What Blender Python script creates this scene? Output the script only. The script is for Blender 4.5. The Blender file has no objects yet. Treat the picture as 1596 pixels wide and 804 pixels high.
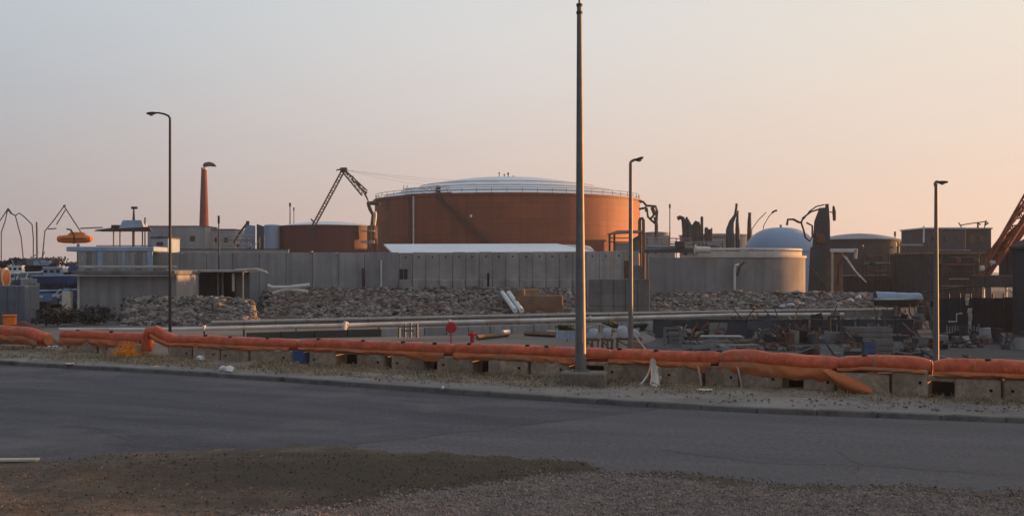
import bpy, math, random
from mathutils import Vector, Matrix, noise
R = math.radians
random.seed(7)
sc = bpy.context.scene

# ------------------------------------------------------------------ camera, sky, sun, exposure
F, CX, HY, CH = 1800.0, 798.0, 420.0, 2.5          # focal length and principal lines of the 1596 x 804 photograph, eye height
cam = bpy.data.cameras.new('camera'); camo = bpy.data.objects.new('camera', cam)
sc.collection.objects.link(camo); sc.camera = camo
camo.location = (0, 0, CH); camo.rotation_euler = (R(90), 0, 0)
cam.sensor_width = 36; cam.lens = 36 * F / 1596; cam.shift_y = (HY - 402) / 1596
cam.clip_start = .1; cam.clip_end = 6000

SUN_AZ, SUN_EL = 66, 2.7                           # degrees right of the viewing direction / above the horizon
w = bpy.data.worlds.new('World'); sc.world = w; w.use_nodes = True
nt = w.node_tree; nt.nodes.clear()
wo = nt.nodes.new('ShaderNodeOutputWorld'); bg = nt.nodes.new('ShaderNodeBackground'); sky = nt.nodes.new('ShaderNodeTexSky')
sky.sky_type = 'NISHITA'; sky.sun_disc = False; sky.sun_elevation = R(SUN_EL); sky.sun_rotation = R(SUN_AZ)
sky.altitude = 0; sky.air_density = 1.0; sky.dust_density = 1.0; sky.ozone_density = 2.0
bg.inputs['Strength'].default_value = .12
# thick hazy air in front of the clear-sky model: warm towards the sun, grey-mauve away from it, paler and cooler higher up
NN, NL = nt.nodes.new, nt.links.new
tc = NN('ShaderNodeTexCoord'); sx_ = NN('ShaderNodeSeparateXYZ'); NL(tc.outputs['Generated'], sx_.inputs[0])
fl = NN('ShaderNodeVectorMath'); fl.operation = 'MULTIPLY'; fl.inputs[1].default_value = (1, 1, 0); NL(tc.outputs['Generated'], fl.inputs[0])
nm = NN('ShaderNodeVectorMath'); nm.operation = 'NORMALIZE'; NL(fl.outputs[0], nm.inputs[0])
dt = NN('ShaderNodeVectorMath'); dt.operation = 'DOT_PRODUCT'; dt.inputs[1].default_value = (math.sin(R(SUN_AZ)), math.cos(R(SUN_AZ)), 0); NL(nm.outputs[0], dt.inputs[0])
hf = NN('ShaderNodeMapRange'); hf.inputs['From Min'].default_value = -1; hf.inputs['From Max'].default_value = 1; 
sn = NN('ShaderNodeTexNoise'); sn.inputs['Scale'].default_value = 2.2; sn.inputs['Detail'].default_value = 3; smp = NN('ShaderNodeMapping'); smp.inputs['Scale'].default_value = (1, 1, 5); NL(tc.outputs['Generated'], smp.inputs['Vector']); NL(smp.outputs[0], sn.inputs['Vector'])
sm_ = NN('ShaderNodeMath'); sm_.operation = 'MULTIPLY_ADD'; sm_.inputs[1].default_value = .12; sm_.inputs[2].default_value = -.06; NL(sn.outputs['Fac'], sm_.inputs[0])
sa_ = NN('ShaderNodeMath'); sa_.operation = 'ADD'; NL(dt.outputs['Value'], sa_.inputs[0]); NL(sm_.outputs[0], sa_.inputs[1]); NL(sa_.outputs[0], hf.inputs['Value'])
def sky_ramp(fac, stops):
    r_ = NN('ShaderNodeValToRGB'); r_.color_ramp.interpolation = 'EASE' if len(stops) < 4 else 'LINEAR'
    while len(r_.color_ramp.elements) < len(stops): r_.color_ramp.elements.new(.5)
    for e_, (p_, c_) in zip(r_.color_ramp.elements, stops): e_.position = p_; e_.color = (*c_, 1)
    NL(fac, r_.inputs[0]); return r_.outputs[0]
low = sky_ramp(hf.outputs[0], [(0, (.11, .105, .125)), (.28, (.19, .175, .185)), (.5, (.43, .372, .375)), (.70, (.67, .51, .45)), (.87, (.85, .61, .49)), (1, (.97, .68, .49))])
mid_ = sky_ramp(hf.outputs[0], [(0, (.15, .18, .235)), (.28, (.25, .29, .34)), (.5, (.51, .555, .60)), (.70, (.70, .69, .68)), (.87, (.83, .745, .65)), (1, (.93, .76, .6))])
m1 = NN('ShaderNodeMapRange'); m1.inputs['From Min'].default_value = .0; m1.inputs['From Max'].default_value = .24; m1.interpolation_type = 'SMOOTHSTEP'; NL(sx_.outputs['Z'], m1.inputs['Value'])
m2 = NN('ShaderNodeMapRange'); m2.inputs['From Min'].default_value = .2; m2.inputs['From Max'].default_value = 1.; NL(sx_.outputs['Z'], m2.inputs['Value'])
def sky_mix(f, a, c):
    x_ = NN('ShaderNodeMix'); x_.data_type = 'RGBA'
    if isinstance(f, float): x_.inputs['Factor'].default_value = f
    else: NL(f, x_.inputs['Factor'])
    for s_, v_ in ((x_.inputs['A'], a), (x_.inputs['B'], c)):
        if isinstance(v_, tuple): s_.default_value = (*v_, 1)
        else: NL(v_, s_)
    return x_.outputs['Result']
hz = sky_mix(m2.outputs[0], sky_mix(m1.outputs[0], low, mid_), (.40, .47, .58))
sc_ = NN('ShaderNodeVectorMath'); sc_.operation = 'SCALE'; sc_.inputs['Scale'].default_value = .555 / .12; NL(hz, sc_.inputs[0])
NL(sky_mix(.92, sky.outputs[0], sc_.outputs[0]), bg.inputs[0]); NL(bg.outputs[0], wo.inputs[0])

sl = bpy.data.lights.new('sun', 'SUN'); sl.energy = 5.0; sl.angle = R(.5); sl.color = (1, .46, .15)
so = bpy.data.objects.new('sun', sl); sc.collection.objects.link(so)
sd = Vector((math.sin(R(SUN_AZ)) * math.cos(R(SUN_EL)), math.cos(R(SUN_AZ)) * math.cos(R(SUN_EL)), math.sin(R(SUN_EL))))
so.rotation_euler = (-sd).to_track_quat('-Z', 'Y').to_euler(); so.location = (60, 60, 60)
vs = sc.view_settings; vs.view_transform = 'Standard'; vs.look = 'None'; vs.gamma = 1; vs.exposure = .95; vs.use_curve_mapping = False
sc.cycles.use_denoising = True; sc.cycles.max_bounces = 6; sc.cycles.volume_bounces = 0

# ------------------------------------------------------------------ helpers
COL = sc.collection
def P(x, y, d):                                    # point at pixel (x, y) of the photograph, d metres ahead
    return Vector(((x - CX) / F * d, d, CH - (y - HY) / F * d))
def G(x, y, z=0.):                                 # point on the level z seen at pixel (x, y)
    return P(x, y, (CH - z) * F / (y - HY))
def XZ(x, d, z):                                   # pixel column x, distance d, height z
    return Vector(((x - CX) / F * d, d, z))
def fbm(x, y, z=0, o=3): return noise.fractal(Vector((x, y, z)), 1.0, 2.0, o)

def mat(name, c1, c2=None, scale=2., rough=.8, bump=.2, metal=0., streak=0., rnd=.0, c3=None, s3=.35, bscale=None, spec=.3, isl=0., stretch=None, speck=0., sps=25., cyl=None, moss=None):
    m = bpy.data.materials.new(name); m.use_nodes = True; n = m.node_tree.nodes; L = m.node_tree.links
    b = n['Principled BSDF']; b.inputs['Roughness'].default_value = rough; b.inputs['Metallic'].default_value = metal
    b.inputs['Specular IOR Level'].default_value = spec
    c2 = c2 or tuple(v * .6 for v in c1)
    geo = n.new('ShaderNodeNewGeometry')
    def nz(sc_, det=6, vec=None, ro=.6):
        t = n.new('ShaderNodeTexNoise'); t.inputs['Scale'].default_value = sc_; t.inputs['Detail'].default_value = det
        t.inputs['Roughness'].default_value = ro; L.new(vec or geo.outputs['Position'], t.inputs['Vector']); return t.outputs['Fac']
    def ramp(f, a, b_):
        r = n.new('ShaderNodeMapRange'); r.inputs['From Min'].default_value = a; r.inputs['From Max'].default_value = b_
        L.new(f, r.inputs['Value']); return r.outputs['Result']
    def mix(f, a, b_):
        x = n.new('ShaderNodeMix'); x.data_type = 'RGBA'; L.new(f, x.inputs['Factor'])
        for s, v in ((x.inputs['A'], a), (x.inputs['B'], b_)):
            if isinstance(v, tuple): s.default_value = (*v, 1)
            else: L.new(v, s)
        return x.outputs['Result']
    sv = None
    if stretch:
        r0 = n.new('ShaderNodeMapping'); r0.vector_type = 'POINT'; r0.inputs['Rotation'].default_value = (0, 0, R(stretch[0])); L.new(geo.outputs['Position'], r0.inputs['Vector'])
        r1 = n.new('ShaderNodeMapping'); r1.inputs['Scale'].default_value = (stretch[1], 1, 1); L.new(r0.outputs[0], r1.inputs['Vector']); sv = r1.outputs[0]
    c = mix(ramp(nz(scale, 6, sv), .35, .65), c1, c2)
    if cyl:                                        # plates welded round a shell: each its own faded tone
        sb = n.new('ShaderNodeVectorMath'); sb.operation = 'SUBTRACT'; sb.inputs[1].default_value = (cyl[0], cyl[1], 0); L.new(geo.outputs['Position'], sb.inputs[0])
        sx = n.new('ShaderNodeSeparateXYZ'); L.new(sb.outputs[0], sx.inputs[0]); at = n.new('ShaderNodeMath'); at.operation = 'ARCTAN2'; L.new(sx.outputs['X'], at.inputs[0]); L.new(sx.outputs['Y'], at.inputs[1])
        mu = n.new('ShaderNodeMath'); mu.operation = 'MULTIPLY'; mu.inputs[1].default_value = cyl[2]; L.new(at.outputs[0], mu.inputs[0]); cb = n.new('ShaderNodeCombineXYZ'); L.new(mu.outputs[0], cb.inputs['X']); L.new(sx.outputs['Z'], cb.inputs['Y'])
        bt = n.new('ShaderNodeTexBrick'); bt.inputs['Scale'].default_value = 1; bt.inputs['Brick Width'].default_value = 9; bt.inputs['Row Height'].default_value = 3.17; bt.inputs['Mortar Size'].default_value = .05; bt.inputs['Bias'].default_value = 0
        bt.inputs['Color1'].default_value = (.78, .78, .79, 1); bt.inputs['Color2'].default_value = (1.14, 1.1, 1.06, 1); bt.inputs['Mortar'].default_value = (.6, .58, .58, 1); L.new(cb.outputs[0], bt.inputs['Vector'])
        x = n.new('ShaderNodeMix'); x.data_type = 'RGBA'; x.blend_type = 'MULTIPLY'; x.inputs['Factor'].default_value = 1; L.new(c, x.inputs['A']); L.new(bt.outputs['Color'], x.inputs['B']); c = x.outputs['Result']
    if speck:
        x = n.new('ShaderNodeHueSaturation'); mr = n.new('ShaderNodeMapRange'); mr.inputs['From Min'].default_value = .35; mr.inputs['From Max'].default_value = .65; mr.inputs['To Min'].default_value = 1 - speck; mr.inputs['To Max'].default_value = 1 + speck
        L.new(nz(sps, 4, None, .75), mr.inputs['Value']); L.new(mr.outputs['Result'], x.inputs['Value']); L.new(c, x.inputs['Color']); c = x.outputs['Color']
    if isl:
        h = n.new('ShaderNodeHueSaturation'); mr = n.new('ShaderNodeMapRange'); mr.inputs['To Min'].default_value = 1 - isl; mr.inputs['To Max'].default_value = 1 + isl
        L.new(geo.outputs['Random Per Island'], mr.inputs['Value']); L.new(mr.outputs['Result'], h.inputs['Value']); L.new(c, h.inputs['Color']); c = h.outputs['Color']
    if c3: c = mix(ramp(nz(s3, 8, None, .7), .5, .68), c, c3)
    if moss:                                       # damp mossy ground: an oval with a ragged soft edge
        sb = n.new('ShaderNodeVectorMath'); sb.operation = 'SUBTRACT'; sb.inputs[1].default_value = (moss[0], moss[1], 0); L.new(geo.outputs['Position'], sb.inputs[0])
        dv = n.new('ShaderNodeVectorMath'); dv.operation = 'MULTIPLY'; dv.inputs[1].default_value = (1 / moss[2], 1 / moss[3], 0); L.new(sb.outputs[0], dv.inputs[0])
        ln = n.new('ShaderNodeVectorMath'); ln.operation = 'LENGTH'; L.new(dv.outputs[0], ln.inputs[0])
        ad = n.new('ShaderNodeMath'); ad.operation = 'MULTIPLY_ADD'; ad.inputs[1].default_value = 2.1; L.new(nz(1.5, 9, None, .75), ad.inputs[0]); L.new(ln.outputs['Value'], ad.inputs[2])
        c = mix(ramp(ad.outputs[0], 2.3, 1.55), c, moss[4])
    if streak:
        mp = n.new('ShaderNodeMapping'); mp.inputs['Scale'].default_value = (1, 1, .05); L.new(geo.outputs['Position'], mp.inputs['Vector'])
        f = ramp(nz(streak, 5, mp.outputs['Vector']), .42, .72)
        mf = n.new('ShaderNodeMath'); mf.operation = 'MULTIPLY'; mf.inputs[1].default_value = .65; L.new(f, mf.inputs[0])
        c = mix(mf.outputs[0], c, tuple(v * .45 for v in c1))
    if rnd:
        oi = n.new('ShaderNodeObjectInfo'); h = n.new('ShaderNodeHueSaturation')
        mr = n.new('ShaderNodeMapRange'); mr.inputs['To Min'].default_value = 1 - rnd; mr.inputs['To Max'].default_value = 1 + rnd
        L.new(oi.outputs['Random'], mr.inputs['Value']); L.new(mr.outputs['Result'], h.inputs['Value']); L.new(c, h.inputs['Color']); c = h.outputs['Color']
    L.new(c, b.inputs['Base Color'])
    if bump:
        bp = n.new('ShaderNodeBump'); bp.inputs['Strength'].default_value = bump; bp.inputs['Distance'].default_value = .05
        L.new(nz(bscale or scale * 8, 5), bp.inputs['Height']); L.new(bp.outputs[0], b.inputs['Normal'])
    return m

WL = {}                                            # world position of every origin
class MB:
    def __init__(s): s.v, s.f = [], []
    def add(s, vs_, fs):
        k = len(s.v); s.v += [Vector(p) for p in vs_]; s.f += [tuple(i + k for i in f) for f in fs]; return s
    def hexa(s, p):                                # 4 bottom corners then 4 top corners
        return s.add(p, [(3, 2, 1, 0), (4, 5, 6, 7), (0, 1, 5, 4), (1, 2, 6, 5), (2, 3, 7, 6), (3, 0, 4, 7)])
    def box(s, c, sz, rz=0, rx=0, ry=0, taper=1.):
        m = Matrix.Rotation(rz, 3, 'Z') @ Matrix.Rotation(ry, 3, 'Y') @ Matrix.Rotation(rx, 3, 'X'); c = Vector(c); a, b, h = sz[0] / 2, sz[1] / 2, sz[2] / 2
        q = [(-a, -b, -h), (a, -b, -h), (a, b, -h), (-a, b, -h)] + [(x * taper, y * taper, h) for x, y in ((-a, -b), (a, -b), (a, b), (-a, b))]
        return s.hexa([c + m @ Vector(v) for v in q])
    def bbox(s, c, sz, bev=.03, rz=0):             # box with chamfered edges
        a, b, h = sz[0] / 2, sz[1] / 2, sz[2] / 2; e = min(bev, a * .4, b * .4, h * .4); m = Matrix.Rotation(rz, 3, 'Z'); c = Vector(c)
        def ring(x, y, z): return [(-x + e, -y, z), (x - e, -y, z), (x, -y + e, z), (x, y - e, z), (x - e, y, z), (-x + e, y, z), (-x, y - e, z), (-x, -y + e, z)]
        rs = []
        for x, y, z in ((a - e, b - e, -h), (a, b, -h + e), (a, b, h - e), (a - e, b - e, h)): rs += ring(x, y, z)
        fs = [tuple(range(7, -1, -1)), tuple(range(24, 32))]
        for k in range(3):
            for i in range(8): j = (i + 1) % 8; fs.append((k * 8 + i, k * 8 + j, k * 8 + 8 + j, k * 8 + 8 + i))
        return s.add([c + m @ Vector(v) for v in rs], fs)
    def tube(s, path, r, n=8, caps=True):          # r: number or list
        path = [Vector(p) for p in path]; k = len(path); rr = r if isinstance(r, (list, tuple)) else [r] * k
        vs_ = []; prev = None
        for i, p in enumerate(path):
            t = (path[min(i + 1, k - 1)] - path[max(i - 1, 0)]).normalized()
            if prev is None: u = t.orthogonal().normalized() if abs(t.z) > .9 else t.cross(Vector((0, 0, 1))).normalized()
            else: u = (prev - t * prev.dot(t)).normalized()
            prev = u; q = t.cross(u)
            vs_ += [p + (u * math.cos(a) + q * math.sin(a)) * rr[i] for a in (2 * math.pi * j / n for j in range(n))]
        fs = [(i * n + j, i * n + (j + 1) % n, (i + 1) * n + (j + 1) % n, (i + 1) * n + j) for i in range(k - 1) for j in range(n)]
        if caps: fs += [tuple(range(n - 1, -1, -1)), tuple(range((k - 1) * n, k * n))]
        return s.add(vs_, fs)
    def bar(s, a, b, r, n=6): return s.tube([a, b], r, n)
    def lathe(s, c, prof, n=32, a0=0., a1=2 * math.pi, sx=1., sy=1.):
        c = Vector(c); full = abs(a1 - a0 - 2 * math.pi) < 1e-6; m = n if full else n + 1; vs_ = []
        for r_, z in prof: vs_ += [c + Vector((r_ * sx * math.cos(a0 + (a1 - a0) * j / n), r_ * sy * math.sin(a0 + (a1 - a0) * j / n), z)) for j in range(m)]
        fs = [(i * m + j, i * m + (j + 1) % m, (i + 1) * m + (j + 1) % m, (i + 1) * m + j) for i in range(len(prof) - 1) for j in range(n)]
        return s.add(vs_, fs)
    def truss(s, a, b, wid, r, bays, n=4):         # lattice boom of square section
        a, b = Vector(a), Vector(b); t = (b - a).normalized(); u = t.cross(Vector((0, 1, 0))).normalized(); q = t.cross(u)
        wa, wb = wid if isinstance(wid, tuple) else (wid, wid)
        def cor(f): w_ = wa + (wb - wa) * f; c = a.lerp(b, f); return [c + (u * i + q * j) * w_ / 2 for i, j in ((-1, -1), (1, -1), (1, 1), (-1, 1))]
        A, B = cor(0), cor(1)
        for k in range(4): s.bar(A[k], B[k], r, n)
        for i in range(bays):
            c0, c1 = cor(i / bays), cor((i + 1) / bays)
            for k in range(4):
                p, o = (c0[k], c1[(k + 1) % 4]) if i % 2 else (c0[(k + 1) % 4], c1[k]); s.bar(p, o, r * .6, 3)
        return s
    def grid(s, fn, nu, nv):
        vs_ = [fn(i / nu, j / nv) for j in range(nv + 1) for i in range(nu + 1)]
        return s.add(vs_, [(j * (nu + 1) + i, j * (nu + 1) + i + 1, (j + 1) * (nu + 1) + i + 1, (j + 1) * (nu + 1) + i) for j in range(nv) for i in range(nu)])
    def rock(s, c, r, seed=None, sq=(1, 1, .75)):
        rnd_ = random; c = Vector(c); ph = (1 + 5 ** .5) / 2
        vs_ = [Vector(p).normalized() for p in ((-1, ph, 0), (1, ph, 0), (-1, -ph, 0), (1, -ph, 0), (0, -1, ph), (0, 1, ph), (0, -1, -ph), (0, 1, -ph), (ph, 0, -1), (ph, 0, 1), (-ph, 0, -1), (-ph, 0, 1))]
        m = Matrix.Rotation(rnd_.uniform(0, 6), 3, 'Z') @ Matrix.Rotation(rnd_.uniform(-.5, .5), 3, 'X')
        k = [rnd_.uniform(.7, 1.25) for _ in vs_]
        return s.add([c + m @ Vector((v.x * sq[0], v.y * sq[1], v.z * sq[2])) * r * kk for v, kk in zip(vs_, k)],
                     [(0, 11, 5), (0, 5, 1), (0, 1, 7), (0, 7, 10), (0, 10, 11), (1, 5, 9), (5, 11, 4), (11, 10, 2), (10, 7, 6), (7, 1, 8), (3, 9, 4), (3, 4, 2), (3, 2, 6), (3, 6, 8), (3, 8, 9), (4, 9, 5), (2, 4, 11), (6, 2, 10), (8, 6, 7), (9, 8, 1)])
    def build(s, name, m, parent=None, smooth=False, local=False):
        if parent is None and not local:
            xs = [v.x for v in s.v]; ys = [v.y for v in s.v]; zs = [v.z for v in s.v]
            org = Vector(((min(xs) + max(xs)) / 2, (min(ys) + max(ys)) / 2, min(zs)))
        elif local: org = Vector((0, 0, 0))
        else: org = WL[parent.name]
        me = bpy.data.meshes.new(name); me.from_pydata([tuple(v - org) for v in s.v], [], s.f); me.update()
        me.materials.append(m)
        if smooth: me.shade_smooth() if smooth is True else me.set_sharp_from_angle(angle=smooth)
        o = bpy.data.objects.new(name, me); COL.objects.link(o)
        if parent is None: o.location = org
        else: o.parent = parent
        WL[o.name] = org.copy()
        return o
SM = R(35)
def smooth_by(o, a=SM):
    for p in o.data.polygons: p.use_smooth = True
    o.data.set_sharp_from_angle(angle=a); return o
def thing(name, label, cat, loc, group=None):
    o = bpy.data.objects.new(name, None); COL.objects.link(o); o.location = loc; o.empty_display_size = .3
    WL[o.name] = Vector(loc); return tag(o, label, cat, group)
def tag(o, label, cat, group=None):
    o['label'] = label; o['category'] = cat
    if group: o['group'] = group
    return o
def struct(o, kind='structure', label=None):
    o['kind'] = kind
    if label: o['label'] = label
    return o
def part(name, m, parent, fn, smooth=False, label=None):
    b = MB(); fn(b); o = b.build(name, m, parent)
    if smooth: smooth_by(o)
    if label: o['label'] = label
    return o

# ------------------------------------------------------------------ materials
M = {}
M['asphalt'] = mat('asphalt', (.09, .085, .096), (.05, .048, .056), 1.1, .8, .4, c3=(.14, .128, .124), s3=.22, bscale=60, stretch=(28, .12), speck=.28, sps=14)
M['asphalt_old'] = mat('asphalt_old', (.13, .118, .12), (.09, .083, .086), .8, .88, .4, c3=(.1, .093, .093), s3=.3, bscale=60, stretch=(20, .15), speck=.3, sps=14)
M['tar'] = mat('tar', (.02, .02, .022), None, 3, .6, .1)
M['soil'] = mat('soil', (.19, .14, .105), (.11, .083, .06), 1.6, .95, .8, c3=(.05, .044, .03), s3=.34, bscale=30, stretch=(0, .45), speck=.45, sps=16, moss=(-.9, 14.0, 5.4, 2.1, (.072, .053, .034)))
M['ground'] = mat('ground', (.2, .17, .145), (.13, .11, .095), .12, .95, .5, c3=(.1, .088, .075), s3=.05, bscale=6)
M['verge'] = mat('verge', (.24, .195, .14), (.15, .122, .088), 1.1, .95, .6, c3=(.3, .26, .21), s3=.5, bscale=20, speck=.4, sps=12)
M['pave'] = mat('paving', (.23, .205, .18), (.16, .145, .13), .7, .9, .3, c3=(.28, .25, .22), s3=.6)
M['kerb'] = mat('kerbstone', (.2, .183, .165), (.15, .138, .125), 2.2, .9, .4, rnd=.05, c3=(.07, .066, .06), s3=1.5)
M['gravel'] = mat('gravel', (.29, .232, .2), (.19, .15, .128), 9, .9, .2, isl=.5)
M['grass'] = mat('dry_grass', (.36, .27, .165), (.2, .155, .09), .8, .8, 0, spec=.1, isl=.5)
M['concrete'] = mat('concrete', (.31, .305, .305), (.23, .226, .228), .5, .9, .25, streak=1.6, rnd=.1)
M['concrete_dk'] = mat('concrete_dark', (.2, .195, .19), (.14, .135, .13), .6, .9, .25, streak=1.4, rnd=.08)
M['concrete_lt'] = mat('concrete_light', (.48, .45, .42), (.36, .34, .31), .9, .85, .2, rnd=.06)
M['block'] = mat('barrier_concrete', (.47, .355, .25), (.32, .235, .16), 1.8, .9, .5, streak=2.5, rnd=.2, c3=(.2, .155, .115), s3=1.1, speck=.25, sps=9)
M['panel'] = mat('panel_concrete', (.36, .345, .33), (.27, .258, .25), .7, .9, .25, streak=2.2, rnd=.13)
M['footing'] = mat('weathered_footing', (.24, .2, .165), (.15, .125, .1), 2, .95, .5, streak=2, speck=.3, sps=10)
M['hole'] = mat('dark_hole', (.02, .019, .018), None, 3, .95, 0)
M['rock'] = mat('rock', (.225, .2, .178), (.115, .1, .09), 1.3, .95, .3, c3=(.16, .105, .088), s3=.1, isl=.72)
M['rocksoil'] = mat('rock_soil', (.09, .072, .064), (.06, .05, .044), .5, .95, .5, c3=(.19, .105, .085), s3=.12)
M['boom'] = mat('boom_fabric', (.64, .108, .032), (.5, .08, .026), 1.3, .5, .35, c3=(.46, .13, .06), s3=1.6, bscale=7, spec=.4, speck=.26, sps=7, streak=5)
M['skirt'] = mat('boom_skirt', (.56, .165, .055), (.4, .12, .045), 2.2, .75, .3, c3=(.26, .15, .095), s3=1.2, bscale=6)
M['grommet'] = mat('black_rubber', (.02, .018, .018), None, 4, .6, 0)
M['steel'] = mat('galvanised_steel', (.2, .195, .19), (.15, .145, .14), 3, .55, .05, .35, streak=3)
M['steel_dk'] = mat('dark_steel', (.06, .052, .048), (.04, .034, .03), 2, .7, .1, .1)
M['steel_rust'] = mat('rusty_steel', (.17, .075, .045), (.08, .045, .032), 1.5, .8, .25, c3=(.05, .04, .035), s3=.8)
M['lamp_glass'] = mat('lamp_glass', (.3, .29, .27), None, 3, .25, 0)
M['tank_red'] = mat('tank_red_paint', (.25, .056, .025), (.215, .048, .022), .12, .66, .06, streak=.9, bscale=.4, spec=.3, cyl=((791 - CX) / F * 260, 260, 29.5))
M['tank_red2'] = mat('tank_dark_red_paint', (.115, .027, .023), (.09, .022, .02), .12, .65, .1, streak=.5, bscale=.4)
M['stair_dark'] = mat('dark_stair_paint', (.05, .02, .016), None, 1, .8, .1)
M['tank_white'] = mat('tank_white_paint', (.72, .74, .76), (.62, .65, .68), .1, .45, .06, c3=(.55, .57, .58), s3=.06, bscale=.5)
M['tank_blue'] = mat('tank_pale_blue_paint', (.25, .34, .47), (.2, .28, .4), .15, .5, .05, bscale=.5)
M['tank_grey'] = mat('tank_grey_paint', (.3, .31, .32), (.25, .26, .27), .1, .7, .05, streak=.3, bscale=.4)
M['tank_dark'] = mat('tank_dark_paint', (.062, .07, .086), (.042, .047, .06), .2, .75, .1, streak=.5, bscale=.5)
M['brick_red'] = mat('chimney_brick', (.2, .055, .042), (.15, .042, .034), .6, .85, .2, streak=.8)
M['white'] = mat('white_paint', (.72, .72, .7), (.58, .58, .56), 1.2, .6, .1, rnd=.06)
M['roofwhite'] = mat('white_metal_roof', (.75, .77, .79), (.66, .68, .7), .25, .5, .05)
M['pipe_white'] = mat('white_pipe_paint', (.66, .64, .6), (.5, .48, .45), .8, .6, .1, c3=(.35, .28, .22), s3=.5)
M['red'] = mat('signal_red', (.5, .03, .03), (.42, .022, .024), 3, .5, .05)
M['orange'] = mat('orange_paint_and_sun', (.75, .2, .03), (.6, .14, .03), 1.5, .6, .1)
M['sunlit_brush'] = mat('brush_sunlit_gold', (.98, .45, .06), (.8, .26, .03), 6, .8, .1)  # low-sun gold put into the brush's base colour
M['blue'] = mat('boat_blue', (.055, .1, .23), (.04, .07, .16), .8, .5, .05)
M['blue_lt'] = mat('pale_blue_paint', (.3, .4, .52), (.22, .3, .4), .8, .6, .05, rnd=.1)
M['tarp'] = mat('teal_tarp', (.03, .05, .065), (.02, .035, .045), 2, .6, .2)
M['sack'] = mat('white_sack', (.46, .49, .54), (.36, .38, .43), 3, .85, .3, rnd=.08)
M['wood'] = mat('weathered_wood', (.2, .12, .075), (.12, .075, .05), 3, .85, .2, rnd=.15)
M['wood_lt'] = mat('pale_wood', (.5, .43, .34), (.38, .32, .25), 4, .85, .2, rnd=.1)
M['leaf'] = mat('leaf', (.05, .07, .03), (.03, .045, .02), 2, .7, 0, spec=.15)
M['dark_wall'] = mat('dark_wall_gap_shade', (.055, .061, .073), (.034, .038, .046), .5, .9, .3, streak=1., rnd=.15)  # dark walls, also the added blocks standing in for shade in the gaps
M['scrub'] = mat('dark_scrub', (.05, .047, .042), (.03, .029, .026), 2, .8, 0, isl=.6)
M['leaf_wall'] = mat('mossy_dark_wall', (.055, .06, .052), (.035, .04, .036), .7, .9, .3)
M['yard'] = mat('dark_yard_asphalt', (.04, .041, .046), (.024, .025, .029), .3, .85, .3, c3=(.07, .07, .074), s3=.2, bscale=4, speck=.4, sps=3)
M['steel_red'] = mat('rust_red_paint', (.3, .09, .055), (.2, .06, .04), 1.2, .75, .15)
M['dark_wall2'] = mat('dark_purple_paint', (.07, .06, .066), None, 1, .8, .1)
M['container'] = mat('container_paint', (.14, .16, .2), (.1, .115, .15), .8, .7, .1, streak=2)
M['glass'] = mat('dark_window_glass', (.02, .023, .028), None, 1, .15, 0, spec=.5)
M['brown_wall'] = mat('brown_earth_wall', (.24, .15, .095), (.16, .1, .065), .8, .95, .3)
M['rag'] = mat('torn_white_fabric', (.66, .6, .5), (.5, .44, .36), 6, .9, .2)

# ------------------------------------------------------------------ the ground, the road, the pavement, the verge
def lerp_tab(tab, slope0, slope1):
    def f(X):
        if X <= tab[0][0]: return tab[0][1] + (X - tab[0][0]) * slope0
        if X >= tab[-1][0]: return tab[-1][1] + (X - tab[-1][0]) * slope1
        for (a, ya), (b, yb) in zip(tab, tab[1:]):
            if X <= b: return ya + (yb - ya) * (X - a) / (b - a)
    return f
def px_tab(pts): return [(G(x, y).x, G(x, y).y) for x, y in pts]
far_y = lerp_tab(px_tab([(-200, 560), (0, 568), (300, 585), (600, 606), (800, 621), (1000, 634), (1200, 645), (1596, 660)]), -.45, -.33)
near_y = lerp_tab(px_tab([(-100, 735), (0, 722), (130, 706), (350, 693), (560, 690), (800, 708), (1000, 724), (1200, 741), (1596, 760)]), .1, -.33)
def bar_y(X): return 26.26 - .578 * X              # the line on which the concrete blocks stand
BD = Vector((1, -.578, 0)).normalized(); BN = Vector((.578, 1, 0)).normalized()
def bar_pt(x):                                     # point of that line at pixel column x
    Y = 26.26 / (1 + .578 * (x - CX) / F); return Vector(((x - CX) / F * Y, Y, 0))
def sstep(a, b, x): t = min(1, max(0, (x - a) / (b - a))); return t * t * (3 - 2 * t)
YARD = -1.2
def ter(X, Y):
    s = (.578 * X + Y - 26.26) / 1.155
    z = YARD * sstep(1.2, 8, s)
    return z - .02 - (.03 * abs(fbm(X * .4, Y * .4)) if s < 60 else 0)
xs = [-1200, -800, -500, -300, -200, -140, -100, -80] + [-66 + 2 * i for i in range(67)] + [80, 100, 140, 200, 300, 500, 800, 1200]
ys = [-40, -20, -10] + [-5 + 1. * i for i in range(70)] + [66 + 3 * i for i in range(20)] + [130, 150, 180, 220, 280, 360, 460, 600, 800, 1100, 1500]
b = MB(); b.add([(x, y, ter(x, y)) for y in ys for x in xs], [(j * len(xs) + i, j * len(xs) + i + 1, (j + 1) * len(xs) + i + 1, (j + 1) * len(xs) + i) for j in range(len(ys) - 1) for i in range(len(xs) - 1)])
struct(b.build('ground', M['ground']))

RX = [-70 + 1.0 * i for i in range(141)]
def strip(y0, y1, z, n=4, xs_=RX):
    b = MB(); k = n + 1
    b.add([(X, y0(X) + (y1(X) - y0(X)) * j / n, z(X, j / n) if callable(z) else z) for X in xs_ for j in range(k)],
          [(i * k + j, (i + 1) * k + j, (i + 1) * k + j + 1, i * k + j + 1) for i in range(len(xs_) - 1) for j in range(n)]); return b
struct(strip(lambda X: near_y(X) - 1.5, far_y, .004).build('road', M['asphalt']))
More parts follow.
